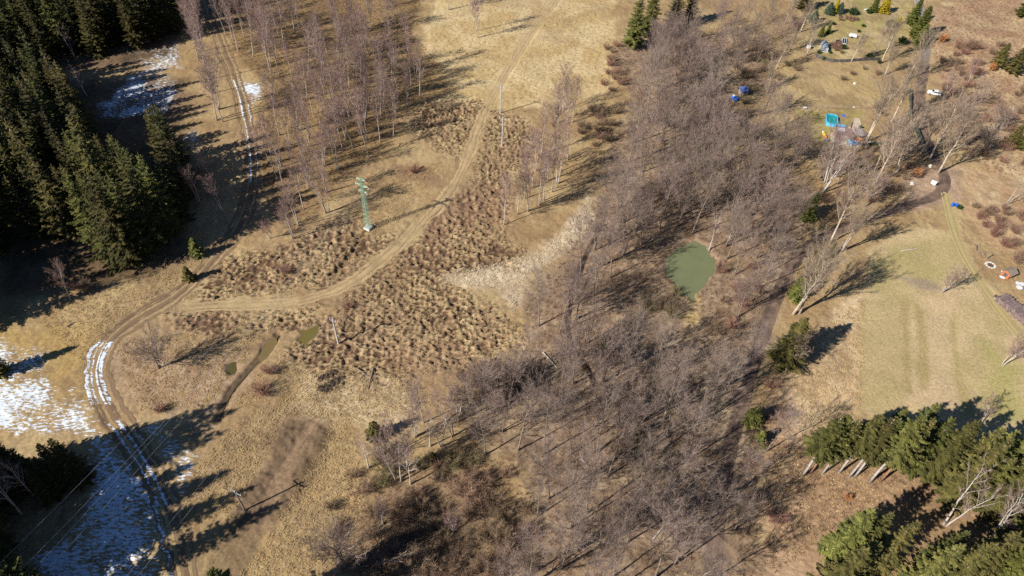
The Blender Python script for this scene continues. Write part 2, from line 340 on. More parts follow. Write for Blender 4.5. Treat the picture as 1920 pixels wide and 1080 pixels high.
# heights: rough sward, hollows for water and tracks
gz = (fbm(gx, gy, .9, 41, 3)-.5)*2*rough*1.5+(fbm(gx, gy, 9, 45, 2)-.5)*.3
gz += WET*(-.45*cell_w+.12)
inb = (gx > -215) & (gx < 225) & (gy > 20) & (gy < 320)
gz = np.where(inb, gz, 0)
def near(P, w):
    lo, hi = P.min(0)-w, P.max(0)+w
    return np.where((gx > lo[0]) & (gx < hi[0]) & (gy > lo[1]) & (gy < hi[1]))[0]
for P, w in ((TRACK, 2.3), (PATH, 1.9), (LANE, 1.9), (RUTS, 1.3)):
    i = near(P, 6); d = seg_dist(gx[i], gy[i], P)[0]; k = 1-sstep(w-.5, w+.8, d)
    gz[i] = gz[i]*(1-k)-.06*k
for P, w, dep, c in ((STREAM, .55, .6, (.10, .07, .045)), (DITCH, .5, .5, (.14, .09, .05)), (BROOK, .75, .45, (.17, .115, .065))):
    i = near(P, 6); d = seg_dist(gx[i], gy[i], P)[0]+ZN[i]*.12; k = 1-sstep(w*.4, w*1.6, d)
    gz[i] -= dep*k; tint[i] += (np.array(c)-tint[i])*(k*.85)[:, None]
for n, P in enumerate([POND]+POOLS):
    i = near(P, 8); d = sdf(gx[i], gy[i], P)+(fbm(gx[i], gy[i], 1.6, 83, 3)-.5)*(2.2 if n == 0 else 1.3)-.15; wd = 1.6 if n == 0 else 1.0
    k = sstep(-wd, .8, d); gz[i] = gz[i]*(1-k)-(.85 if n == 0 else .6)*k
    rim = sstep(-wd*1.3, -.2, d+ZN[i]*.1); tint[i] += (np.array((.30, .20, .13))-tint[i])*(rim*.8)[:, None]
    bed = sstep(-.2, .6, d); tint[i] += (np.array((.33, .23, .07))-tint[i])*bed[:, None]
c = np.concatenate([tint, np.ones((len(gx), 1))], 1).astype(np.float32)
def attrs(me, tintv, snowv):
    a = me.attributes.new('tint', 'FLOAT_COLOR', 'POINT'); a.data.foreach_set('color', np.ascontiguousarray(np.c_[tintv, np.ones(len(tintv))], np.float32).ravel())
    b = me.attributes.new('snow', 'FLOAT', 'POINT'); b.data.foreach_set('value', np.ascontiguousarray(snowv, np.float32))
ny, nx = shp
ii = (np.arange(ny-1)[:, None]*nx+np.arange(nx-1)[None]).ravel()
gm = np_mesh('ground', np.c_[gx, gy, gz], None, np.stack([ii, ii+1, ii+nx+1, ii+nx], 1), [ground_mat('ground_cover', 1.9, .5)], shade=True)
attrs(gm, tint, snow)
ground = link('ground', gm); ground['kind'] = 'structure'; ground['label'] = 'dry winter grass, leaf litter and patches of old snow'
GZ2 = gz.reshape(shp)
def zat(x, y):
    i = np.clip(np.searchsorted(GX, x)-1, 0, nx-2); j = np.clip(np.searchsorted(GY, y)-1, 0, ny-2)
    u = (x-GX[i])/(GX[i+1]-GX[i]); v = (y-GY[j])/(GY[j+1]-GY[j])
    return (GZ2[j, i]*(1-u)+GZ2[j, i+1]*u)*(1-v)+(GZ2[j+1, i]*(1-u)+GZ2[j+1, i+1]*u)*v
# ------------------------------------------------------------------ tracks and road as sheets in their hollows
def ribbon(name, P, hw, colfun, label, step=.45, nu=15, wob=.5, snowfun=None, depth=.05, amp=.3):
    seg = np.linalg.norm(np.diff(P, axis=0), axis=1); L = np.r_[0, np.cumsum(seg)]
    s = np.arange(0, L[-1], step); C = np.c_[np.interp(s, L, P[:, 0]), np.interp(s, L, P[:, 1])]
    T = np.gradient(C, axis=0); T /= np.linalg.norm(T, axis=1)[:, None]; N = np.c_[-T[:, 1], T[:, 0]]
    u = np.linspace(-1, 1, nu); w = hw*(1+wob*.5*(fbm(s, s*0, 6, 77)-.5)*2)
    el = 1+wob*(vnoise(s/.8, s*0, 3)-.5)*.5; er = 1+wob*(vnoise(s/.8, s*0, 9)-.5)*.5
    off = np.where(u[None] > 0, u[None]*el[:, None], u[None]*er[:, None])*w[:, None]
    V = C[:, None]+off[..., None]*N[:, None]; sv = np.repeat(s[:, None], nu, 1); uu = np.repeat(u[None], len(s), 0)
    x, y = V[..., 0].ravel(), V[..., 1].ravel()
    z = zat(x, y)+.035; z = np.where(np.abs(uu.ravel()) > .97, z-.09, z)
    col, dz = colfun(uu.ravel(), sv.ravel(), x, y); z = z+dz
    n, k = len(s), nu; i = (np.arange(n-1)[:, None]*k+np.arange(k-1)[None]).ravel()
    me = np_mesh(name, np.c_[x, y, z], None, np.stack([i, i+k, i+k+1, i+1], 1), [ground_mat(name+'_surface', 2.5, amp)], shade=True)
    attrs(me, col, np.full(len(x), -1.) if snowfun is None else snowfun(uu.ravel(), sv.ravel(), x, y))
    o = link(name, me); o['kind'] = 'structure'; o['label'] = label; return o
def mixc(a, b, k): return np.array(a)+(np.array(b)-np.array(a))*k[:, None]
def gauss(u, c, w): return np.exp(-((u-c)/w)**2)
def c_track(u, s, x, y):
    wig = (fbm(s, s*0, 9, 5)-.5)*.25
    r = gauss(u, -.48+wig, .15)+gauss(u, .30+wig, .14)+.7*gauss(u, .62+wig, .09)+.5*gauss(u, -.16+wig, .08)
    n = fbm(x, y, 1.3, 8)
    return mixc((.25, .17, .10), (.11, .075, .05), np.clip(r*(.55+.8*n), 0, 1)), -.07*np.clip(r, 0, 1)+.05*(n-.5)
SNOW_ARCS = [(14, 66, -1.1), (66, 86, .45), (86, 118, 1.2), (196, 250, .75), (258, 300, .35)]
def s_track(u, s, x, y):
    v = np.full(len(u), -1.0); py = np.array([PX(a, b)[1] for a, b in zip(x, y)])
    br = .55+.9*fbm(x, y, 1.6, 71, 3); k1 = sstep(622, 650, py)*(1-sstep(735, 790, py)); v = np.maximum(v, -1+k1*br*2.15*sstep(-.75, -.2, u)*(1-.75*gauss(u, .3, .07)-.6*gauss(u, .62, .06)-.5*gauss(u, 0, .05)))
    k2 = sstep(770, 800, py)*(1-sstep(935, 970, py)); g = gauss(u, .0, .22)+gauss(u, .5, .15)+.8*gauss(u, -.6, .15); v = np.maximum(v, -1+k2*br*2.1*g)
    k3 = sstep(930, 960, py); v = np.maximum(v, -1+k3*br*2.2*(gauss(u, .75, .2)+.45*gauss(u, -.3, .1)))
    k4 = sstep(130, 160, py)*(1-sstep(335, 360, py)); v = np.maximum(v, -1+k4*br*2.2*(gauss(u, .15, .2)+gauss(u, -.55, .16)))
    return v
ribbon('dirt_track', TRACK, 2.5, c_track, 'muddy rutted track with snow left in its wheel lines', snowfun=s_track, nu=23)
def c_path(u, s, x, y):
    r = gauss(u, -.45, .16)+gauss(u, .4, .16); n = fbm(x, y, 1.6, 18)
    return mixc((.47, .345, .185), (.40, .275, .15), np.clip(r*(.3+n), 0, 1))*(.66+.62*n)[:, None], -.05*np.clip(r, 0, 1)+.03*(n-.5)
ribbon('grass_path', PATH, 1.65, c_path, 'pale trodden vehicle path across the tussock field', wob=.9)
def c_lane(u, s, x, y):
    n = fbm(x, y, 2.2, 28); r = gauss(u, -.45, .2)+gauss(u, .45, .2)
    a = mixc((.13, .09, .07), (.24, .165, .12), sstep(.3, .7, n)); far = sstep(225, 250, y)  # brown wood stretch: the shade over it is put into its dark colour
    a = a+(np.array((.36, .33, .31))-a)*far[:, None]; return a*(1-.15*np.clip(r, 0, 1))[:, None], -.02*r*(1-far)
ribbon('lane', LANE, 1.7, c_lane, 'narrow lane past the gardens into the wood', wob=.35)
def c_ruts(u, s, x, y):
    r = gauss(u, -.5, .2)+gauss(u, .5, .2); n = fbm(x, y, 1.5, 38)
    return mixc((.46, .37, .18), (.34, .25, .11), np.clip(r*(.2+n), 0, 1)), -.02*r
ribbon('wheel_ruts', RUTS, 1.3, c_ruts, 'pair of faint wheel ruts curving over the lawn', wob=.3)
# ------------------------------------------------------------------ water
def water(name, P, z, col, label, rough=.12):
    m = mat(name+'_surface', col, rough, .05, .35, spec=.4)
    P = np.asarray(P); Q = P+unit(P-P.mean(0))*(1.3 if len(P) > 70 or z < -.4 else .8)
    o = MB().prism(Q, z-.05, z).obj(name, m); o['kind'] = 'structure'; o['label'] = label; return o
water('pond_water', POND, -.42, (.18, .195, .10), 'milky green pond among bare alders', .22)
for i, (P, c_, l) in enumerate(zip(POOLS, ((.17, .135, .04), (.10, .085, .03), (.20, .145, .06), (.03, .03, .02)), ('olive water hole beside the concrete pole in the tussocks', 'small round olive water hole left of the brook', 'shallow muddy pool at the head of the brook', 'dark round garden pond below the blue barrels'))):
    water('puddle_water', P, -.28, c_, l)
def strip_water(name, P, hw, z, col, label):
    T = np.gradient(P, axis=0); T /= np.linalg.norm(T, axis=1)[:, None]; N = np.c_[-T[:, 1], T[:, 0]]*hw
    V = np.c_[np.vstack([P-N, P+N]), np.full(2*len(P), z)]; n = len(P); a = np.arange(n-1)
    o = link(name, np_mesh(name, V, None, np.stack([a, a+n, a+n+1, a+1][::-1], 1), [mat(name+'_surface', col, .1, .15, .5, spec=.5)])); o['kind'] = 'structure'; o['label'] = label
strip_water('stream_water', STREAM, .4, -.45, (.035, .028, .02), 'dark narrow stream winding through the alders')
strip_water('brook_water', BROOK, .28, -.33, (.12, .09, .05), 'shallow muddy brook running down to the track')

# ------------------------------------------------------------------ grass tufts, reeds, undergrowth (nobody could count them)
RG = np.random.RandomState(4)
STRIPS = [poly(q) for q in ('530 790 560 775 615 790 600 840 500 1010 430 1110 370 1110 430 980', '330 1000 420 960 440 1110 330 1110')]
def off_strips(x, y):
    return ~np.logical_or.reduce([inside(x, y, q) for q in STRIPS])
def blades(name, pts, nb, h, spread, w, m, label, lean=None, z0=-.08):
    """tufts of bent flat blades at the points"""
    n = len(pts); z = np.array([zat(p[0], p[1]) for p in pts])+z0
    base = np.repeat(np.c_[pts, z], nb, 0); N = len(base)
    a = RG.rand(N)*2*math.pi; hh = h*(.55+.7*RG.rand(N))*np.repeat(.7+.6*RG.rand(n), nb); sp = spread*(.25+RG.rand(N))
    d = np.c_[np.cos(a), np.sin(a), np.zeros(N)]; sd = np.c_[-np.sin(a), np.cos(a), np.zeros(N)]
    if lean is not None: d = d+np.array([*lean, 0])
    b = base+d*(sp*.22)[:, None]; up = np.array([0, 0, 1.])
    mid = b+d*(sp*.45)[:, None]+up*(hh*.8)[:, None]; tip = b+d*(sp*1.25)[:, None]+up*(hh*.62)[:, None]
    ww = (w*(.6+.8*RG.rand(N)))[:, None]
    V = np.stack([b-sd*ww, b+sd*ww, mid+sd*ww*.8, mid-sd*ww*.8, tip], 1).reshape(-1, 3)
    i = np.arange(N)*5
    o = link(name, np_mesh(name, V, np.stack([i+3, i+2, i+4], 1), np.stack([i, i+1, i+2, i+3], 1), [m]))
    o['kind'] = 'stuff'; o['label'] = label; o['category'] = 'grass'; return o
def scatter(P, spacing, seed, jitter=.9, keep=None):
    rg = np.random.RandomState(seed); lo, hi = P.min(0), P.max(0)
    X, Y = np.meshgrid(np.arange(lo[0], hi[0], spacing), np.arange(lo[1], hi[1], spacing*.87))
    X = X+(np.arange(X.shape[0]) % 2)[:, None]*spacing*.5
    X = X.ravel()+(rg.rand(X.size)-.5)*spacing*jitter; Y = Y.ravel()+(rg.rand(Y.size)-.5)*spacing*jitter
    m = inside(X, Y, P)
    if keep is not None: m &= keep(X, Y)
    return np.c_[X, Y][m]
def fld(F):                                   # sample a ground field at points
    F2 = F.reshape(shp)
    def f(x, y):
        i = np.clip(np.searchsorted(GX, x), 0, nx-1); j = np.clip(np.searchsorted(GY, y), 0, ny-1); return F2[j, i]
    return f
wetf, cellf = fld(WET), fld(cell_w)
def off_tracks(x, y, w=2.4):
    k = np.ones(x.shape, bool)
    for P in (TRACK, PATH, LANE, BROOK): k &= seg_dist(x, y, P)[0] > w
    for P in [POND]+POOLS: k &= sdf(x, y, P) < -.6
    return k
straw = mat('tussock_straw', (.44, .32, .17), .9, .28, .35, spec=.1)
ALLV = poly('380 330 920 170 1010 200 1020 480 1010 660 900 740 500 740 380 640 300 560')
wp = scatter(ALLV, .8, 5, keep=lambda x, y: (wetf(x, y) > .15+.7*vnoise(x/2, y/2, 5)) & (cellf(x, y) < .30) & off_tracks(x, y, 1.9))
blades('tussock_grass', wp, 9, .32, .42, .045, straw, 'straw coloured tussocks standing over dark wet hollows')
mead = mat('meadow_straw', (.47, .335, .165), .9, .3, .25, spec=.1)
fp = np.vstack([scatter(poly(s), sp, 6, keep=lambda x, y: off_tracks(x, y) & off_strips(x, y) & (wetf(x, y) < .4)) for s, sp in (
    ('480 760 660 780 680 960 600 1100 360 1110 330 960 380 860', .75), ('520 660 760 690 820 760 640 800 520 780', .7), ('210 640 480 610 500 760 260 770', .8), ('240 600 620 420 760 330 830 300 720 450 420 580', .95),
    ('60 590 330 500 420 470 200 620 170 700', 1.0), ('1480 720 1560 590 1622 560 1616 780 1500 810', .9), ('800 100 860 0 1140 0 1150 160 960 200', 1.7), ('1440 760 1560 860 1740 900 1560 1000 1440 1080', 1.0))])
blades('meadow_grass', fp, 8, .30, .55, .045, mead, 'flopped dry meadow grass', lean=(.25, .1))
reed = mat('reed_straw', (.63, .51, .35), .9, .14, .3, spec=.1)
rp = scatter(poly('1045 445 1105 370 1105 440 1040 480 985 520 960 590 945 545 820 530 850 505 960 492 1010 470'), .7, 9)
blades('pale_reeds', rp, 9, .35, .6, .035, reed, 'pale flattened reeds along the wood edge', lean=(.5, .2))
brown = mat('dead_stems', (.30, .175, .11), .9, .4, .4, spec=.1)
up_ = np.vstack([scatter(poly(s), sp, 8, keep=off_tracks) for s, sp in ((A_WOOD, 1.35), (B_GROVE, 1.7), ('1740 60 1800 -20 1930 -20 1930 330 1850 330 1790 250', 1.6), ('1440 760 1560 860 1700 900 1560 1000 1440 1090', 1.3), ('640 880 960 860 960 1090 620 1090', 1.2))])
blades('dead_undergrowth', up_, 9, .6, .55, .03, brown, 'brown dead stems and brambles on the wood floor')

# ------------------------------------------------------------------ trees
def twig_tris(A, B, w, rg):
    d = unit(B-A); r = unit(np.cross(d, unit(rg.randn(*d.shape))))*w[:, None]
    V = np.stack([A-r, A+r, B], 1).reshape(-1, 3); return V, np.arange(len(V)).reshape(-1, 3)
def bare_tree(seed, H, cr, c0, nprim, ntw, kind, stems=1, tr=.16, up=.8, tw_len=.8, tw_w=.022, spread=1.2, droop=0.0, low=False):
    """trunk(s) as one mesh; limbs and twigs as the crown mesh. c0: where the crown starts, cr: its radius"""
    rg = np.random.RandomState(seed); tk, cw = MB(), MB(); TA, TB = [], []
    for st in range(stems):
        a = rg.rand()*6.283; ln = (rg.rand()*.5+.5)*spread*(1 if stems > 1 else .5); h = H*(1 if st == 0 else .75+.25*rg.rand())
        n = 10; t = np.linspace(0, 1, n)
        wob = np.cumsum(rg.randn(n, 2)*.012*h, 0); wob -= wob[0]
        P = np.c_[math.cos(a)*ln*t**1.2*h*.11+wob[:, 0]*t, math.sin(a)*ln*t**1.2*h*.11+wob[:, 1]*t, t*h]
        if stems > 1: P[:, :2] += np.array([math.cos(a), math.sin(a)])*.22
        R = tr*(h/H)*(1-t*.88)**.9*(1+.5*np.exp(-t*18))
        P[0, 2] = -.3; tk.tube(P, R, 6)
        npr = max(5, int(nprim/stems**.6))
        for b in range(npr):
            tt = c0+(1-c0)*((b+rg.rand())/npr)**.9; tt = min(tt, .985); base = np.array([np.interp(tt, t, P[:, i]) for i in range(3)])
            q = (tt-c0)/(1-c0)
            if kind == 'birch': shape = (.55+.75*q)*(1-q)**.45+.10
            elif kind == 'alder': shape = (1-q**2.2)**.6*(.75+.3*q)+.14
            else: shape = (1-q)**.5+.2
            L = cr*shape*(.7+.55*rg.rand()); az = b*2.4+rg.rand()*1.2; u = up*(.7+.6*rg.rand())+q*.5
            d0 = np.array([math.cos(az), math.sin(az), u]); d0 /= np.linalg.norm(d0)
            m = 5; s = np.linspace(0, 1, m)[:, None]
            Lp = L*math.sqrt(1+u*u*.6)
            B = base+d0*s*Lp+np.array([0, 0, 1])*(s**2)*Lp*.16*(1-2.2*droop)+np.cumsum(rg.randn(m, 3)*.05*L, 0)*s
            rb = max(.012, tr*.38*(1-tt*.72)); cw.tube(B, np.linspace(rb, rb*.3, m), 3, 0, False)
            ns = max(3, int(4+L*1.7))
            for k in range(ns):
                f = .25+.75*(k+rg.rand())/ns; p = np.array([np.interp(f, s[:, 0], B[:, i]) for i in range(3)])
                d = unit(d0*.65+rg.randn(3)*.45+np.array([0, 0, .35-droop*.5])); l2 = L*.42*(.6+.6*rg.rand())*(1.15-f*.5)
                C = p+d*np.linspace(0, 1, 3)[:, None]*l2+np.array([[0, 0, 0], [0, 0, .04*l2], [0, 0, .12*l2*(1-3*droop)]])
                cw.tube(C, [rb*.35+.006, rb*.25+.004, .006], 3, 0, False)
                nt_ = max(2, int(ntw*(.5+l2)))
                g = rg.rand(nt_); A = C[0]+(C[2]-C[0])*(.15+.85*g)[:, None]
                dd = unit(d*.8+rg.randn(nt_, 3)*.42+np.array([0, 0, .22-droop*1.6])); le = tw_len*(.45+.8*rg.rand(nt_))
                TA.append(A); TB.append(A+dd*le[:, None])
        # leader twigs
    A, B = np.vstack(TA), np.vstack(TB); V, T = twig_tris(A, B, tw_w*(.6+.8*rg.rand(len(A))), rg); cw.add(V, T, None, 1)
    return tk, cw
def spruce(seed, H, R, c0=.08, nw=26, dens=1.0, droopy=.32):
    rg = np.random.RandomState(seed); tk, cw = MB(), MB(); t = np.linspace(0, 1, 8)
    tk.tube(np.c_[np.cumsum(rg.randn(8)*.03), np.cumsum(rg.randn(8)*.03), t*H-.3*(t == 0)], .011*H*(1-t*.95)+.02, 6)
    VV, TT, n = [], [], 0
    for i in range(nw):
        q = ((i+.5*rg.rand())/nw)**.92; z = H*(c0+(.985-c0)*q); r = R*((1-q)**.82*.93+.07)*(.85+.3*rg.rand())
        if q < .12: r *= .7+q*2.5
        nb = max(4, int((9.5-4*q)*dens)); a0 = rg.rand()*6.28
        for b in range(nb):
            az = a0+6.283*b/nb+rg.randn()*.22; L = r*(.72+.5*rg.rand()); o = np.array([math.cos(az), math.sin(az), 0]); sd = np.array([-o[1], o[0], 0])
            dz = -droopy*(1-q*.9)+.25*q; tip_up = .14
            def sp(s): return np.array([0, 0, z])+o*(s*L)[:, None]+np.array([0, 0, 1])*(s*L*(dz+tip_up*s*s))[:, None]
            k = max(4, int(3+L*2.6)); s = np.repeat(np.linspace(.16, .98, k), 2); sg = np.tile([1., -1.], k)
            A = sp(s); ln = (.34*L*(1.08-s)+.26)*(.75+.5*rg.rand(2*k)); wd = .13+.10*rg.rand(2*k)
            dirn = unit(o*.75+sd*sg[:, None]*(.75+.25*rg.rand(2*k))[:, None]+np.array([0, 0, 1])*(-.22-.25*rg.rand(2*k)+dz*.4)[:, None])
            B = A+dirn*ln[:, None]; M = A+dirn*(ln*.5)[:, None]; p = unit(np.cross(dirn, [0, 0, 1]))*(wd)[:, None]; tilt = np.array([0, 0, 1])*(rg.randn(2*k)*.09)[:, None]
            V = np.stack([A, M+p+tilt, B, M-p-tilt-np.array([0, 0, .10])], 1).reshape(-1, 3); e = np.arange(2*k)*4+n
            VV.append(V); TT += [np.stack([e, e+1, e+2], 1), np.stack([e, e+2, e+3], 1)]; n += len(V)
            S_ = sp(np.array([.1, .55, 1.04])); p = sd*.14; V = np.vstack([S_[0]-p*.5, S_[0]+p*.5, S_[1]+p, S_[1]-p, S_[2]])
            VV.append(V); TT.append(np.array([[0, 1, 2], [0, 2, 3], [3, 2, 4]])+n); n += 5
    for j in range(5):
        a = j*1.26; V = np.array([[.16*math.cos(a), .16*math.sin(a), H*.955], [.16*math.cos(a+1.3), .16*math.sin(a+1.3), H*.955], [0, 0, H+.35]]); VV.append(V); TT.append(np.array([[0, 1, 2]])+n); n += 3
    cw.add(np.vstack(VV), np.vstack(TT))
    return tk, cw
def shrub(seed, H, R, nst, ntw, tw_w=.018):
    rg = np.random.RandomState(seed); st = MB(); TA, TB = [], []
    for k in range(nst):
        a = rg.rand()*6.283; r0 = R*.25*rg.rand(); r1 = R*(.35+.6*rg.rand()); h = H*(.6+.45*rg.rand())*(1-.35*(r1/R)**2)
        t = np.linspace(0, 1, 4); rr = r0+(r1-r0)*t**1.3; P = np.c_[np.cos(a)*rr, np.sin(a)*rr, h*t-.15*(t == 0)]+np.cumsum(rg.randn(4, 3)*.05, 0)*t[:, None]
        st.tube(P, np.linspace(.03, .01, 4), 3, 0, False)
        f = .2+.8*rg.rand(ntw); A = np.c_[np.interp(f, t, P[:, 0]), np.interp(f, t, P[:, 1]), np.interp(f, t, P[:, 2])]
        d = unit(np.array([math.cos(a)*.5, math.sin(a)*.5, .6])+rg.randn(ntw, 3)*.7); TA.append(A); TB.append(A+d*(H*.28*(.5+rg.rand(ntw)))[:, None])
    A, B = np.vstack(TA), np.vstack(TB); V, T = twig_tris(A, B, tw_w*(.6+.8*rg.rand(len(A))), rg); cr = MB().add(V, T)
    return st, cr
M = dict(
    birch_bark=mat('birch_bark', (.66, .61, .54), .75, .2, 2.0, rnd=.12, col2=(.50, .43, .38)), birch_limb=mat('birch_limb', (.45, .36, .32), .85, .3, 2.0),
    birch_twig=mat('birch_twig', (.29, .19, .16), .9, .2, .6, rnd=.2, spec=.1),
    alder_bark=mat('alder_bark', (.27, .215, .17), .9, .3, 2.0, rnd=.2), alder_limb=mat('alder_limb', (.26, .20, .16), .9, .3, 2.0, rnd=.15),
    alder_twig=mat('alder_twig', (.278, .208, .178), .9, .22, .5, rnd=.22, spec=.1),
    pale_bark=mat('pale_bark', (.50, .42, .33), .85, .3, 1.5, rnd=.1), pale_limb=mat('pale_limb', (.42, .34, .26), .85, .3, 1.5), pale_twig=mat('pale_twig', (.33, .25, .18), .9, .25, .6, rnd=.15),
    spruce_bark=mat('spruce_bark', (.26, .20, .17), .9, .3, 2.0, rnd=.15), grey_bark=mat('grey_bark', (.46, .42, .39), .9, .25, 2.0), red_bark=mat('red_bark', (.36, .20, .12), .9, .3, 2.0),
    spruce=mat('spruce_needles', (.082, .083, .021), .75, .35, .7, spec=.25, rnd=.38, col2=(.19, .172, .046)),
    spruce_dark=mat('dark_spruce_needles', (.040, .044, .011), .75, .35, .7, spec=.25, rnd=.45, col2=(.120, .108, .024)),
    conifer_gold=mat('golden_needles', (.38, .30, .02), .75, .35, 1.2, rnd=.1), conifer_olive=mat('olive_needles', (.11, .115, .025), .75, .35, 1.2, rnd=.15), conifer_blue=mat('blue_green_needles', (.075, .105, .07), .75, .3, 1.2),
    shrub_brown=mat('brown_shoots', (.30, .20, .13), .9, .3, .8, rnd=.2, spec=.1), shrub_red=mat('russet_shoots', (.36, .205, .145), .9, .3, .8, rnd=.15, spec=.1), shrub_olive=mat('olive_shoots', (.23, .19, .10), .9, .3, .8, rnd=.15, spec=.1), shrub_dark=mat('dark_shoots', (.23, .16, .11), .9, .3, .8, rnd=.15, spec=.1),
    beech=mat('copper_leaves', (.48, .22, .09), .9, .25, 1.0), laurel=mat('evergreen_leaves', (.055, .085, .022), .6, .4, 1.5, rnd=.25, spec=.3))
LIB = {}
def lib(key, tk, cw, tm, cm):
    LIB[key] = (tk.mesh('trunk', tm, True), cw.mesh('crown', cm))
for i in range(9): lib(('birch', i), *bare_tree(100+i, (13, 15, 14, 16, 12, 15, 14, 15.5, 13.5)[i], (2.3, 2.5, 2.2, 2.7, 2.1, 2.6, 2.4, 2.3, 2.5)[i], (.34, .40, .42, .32, .36, .45, .38, .42, .34)[i], 28, 16, 'birch', (1, 1, 2, 1, 3, 1, 2, 1, 1)[i], .135, 1.5, .85, .0105, 1.2, .2), M['birch_bark'], [M['birch_limb'], M['birch_twig']])
for i in range(9): lib(('alder', i), *bare_tree(200+i, (15, 17, 14.5, 17.5, 16, 15, 16.5, 14, 16.5)[i], (3.5, 3.9, 3.3, 4.1, 3.6, 4.0, 3.2, 3.6, 4.2)[i], (.34, .4, .3, .36, .44, .28, .4, .3, .38)[i], 28, 12, 'alder', (1, 1, 2, 1, 1, 3, 1, 2, 1)[i], .165, 1.0, 1.0, .0105, 1.3), M['alder_bark'], [M['alder_limb'], M['alder_twig']])
for i in range(4): lib(('tall', i), *bare_tree(300+i, (18, 19, 17, 20)[i], (4.6, 5.2, 4.4, 5.4)[i], (.30, .26, .38, .32)[i], 34, 14, 'birch', (1, 1, 2, 1)[i], .30, 1.5, 1.3, .014, .9), M['pale_bark'], [M['pale_limb'], M['pale_twig']])
for i in range(3): lib(('wide', i), *bare_tree(330+i, (11, 12, 10)[i], (5.2, 5.6, 4.6)[i], (.22, .2, .16)[i], 28, 12, 'alder', (1, 2, 3)[i], .28, .8, 1.1, .011, 1.6), M['alder_bark'], [M['pale_limb'], M['alder_twig']])
for i in range(4): lib(('small_birch', i), *bare_tree(350+i, (7.5, 8.5, 8, 7)[i], (1.7, 2.0, 1.9, 1.6)[i], .25, 24, 22, 'birch', (3, 2, 3, 1)[i], .10, 1.4, .7, .0095, 2.4, .1), M['birch_bark'], [M['birch_limb'], M['birch_twig']])
for i in range(4): lib(('white_birch', i), *bare_tree(370+i, (13, 14, 12, 15)[i], (3.0, 3.3, 2.8, 3.0)[i], (.3, .26, .34, .3)[i], 16, 9, 'birch', (1, 2, 1, 2)[i], .19, 1.5, .9, .0105, 1.8, .1), M['birch_bark'], [M['birch_bark'], M['birch_twig']])
for i in range(7): lib(('spruce', i), *spruce(400+i, (24, 26, 21, 27, 23, 25, 20)[i], (4.5, 4.9, 4.6, 5.0, 4.3, 4.8, 4.5)[i], (.07, .1, .05, .1, .08, .06, .05)[i], (22, 23, 20, 24, 21, 22, 19)[i], .85), M['spruce_bark'], M['spruce_dark'])
for i in range(6): lib(('green_spruce', i), *spruce(430+i, (20, 22, 18, 21, 19, 17)[i], (3.4, 3.7, 3.6, 4.0, 3.4, 3.7)[i], .10, 22, .85), M['spruce_bark'], M['spruce'])
for i in range(3): lib(('stem_spruce', i), *spruce(450+i, (20, 22, 21)[i], (3.0, 3.3, 3.0)[i], (.47, .50, .34)[i], 17, .9), M[('grey_bark', 'grey_bark', 'red_bark')[i]], M['spruce'])
for i in range(3): lib(('young_spruce', i), *spruce(460+i, (7, 9, 5.5)[i], (2.0, 2.4, 1.7)[i], .03, 17, 1.0, .2), M['spruce_bark'], M['spruce'])
for i, k in enumerate(('conifer_olive', 'conifer_blue', 'conifer_gold')): lib((k, 0), *spruce(480+i, (8, 5, 6.5)[i], (2.3, 1.9, 2.6)[i], .02, 19, 1.3, .12), M['spruce_bark'], M[k])
lib(('thuja', 0), *spruce(490, 5, .75, .02, 20, 1.3, -.2), M['spruce_bark'], M['conifer_gold'])
for j, k in enumerate(('shrub_brown', 'shrub_red', 'shrub_olive', 'shrub_dark')):
    for i in range(3): lib((k, i), *shrub(500+j*10+i, (2.6, 3.2, 2.1)[i], (2.1, 2.5, 1.8)[i], 34, 60, .012), M['alder_limb'], M[k])
for i in range(2): lib(('beech', i), *shrub(560+i, 3.2, 1.5, 24, 40, .06), M['alder_limb'], M['beech'])
for i in range(3): lib(('laurel', i), *shrub(570+i, (2.2, 1.6, 2.8)[i], (1.5, 1.2, 1.7)[i], 34, 60, .075), M['alder_limb'], M['laurel'])
NV = {}
for k, i in LIB: NV[k] = NV.get(k, 0)+1
USED = set()
rt = random.Random(12)
PART = {'birch': ('birch_tree', 'birch'), 'alder': ('alder_tree', 'alder'), 'tall': ('tall_bare_tree', 'tree'), 'wide': ('spreading_bare_tree', 'tree'), 'small_birch': ('small_birch', 'birch'), 'white_birch': ('white_birch', 'birch'), 'spruce': ('spruce_tree', 'spruce'),
        'green_spruce': ('spruce_tree', 'spruce'), 'stem_spruce': ('spruce_tree', 'spruce'), 'young_spruce': ('young_spruce', 'spruce'), 'conifer_olive': ('garden_conifer', 'conifer'), 'conifer_blue': ('garden_conifer', 'conifer'), 'conifer_gold': ('golden_conifer', 'conifer'), 'thuja': ('golden_thuja', 'conifer'),
        'shrub_brown': ('shrub', 'shrub'), 'shrub_red': ('shrub', 'shrub'), 'shrub_olive': ('shrub', 'shrub'), 'shrub_dark': ('shrub', 'shrub'), 'beech': ('beech_sapling', 'shrub'), 'laurel': ('evergreen_bush', 'bush')}
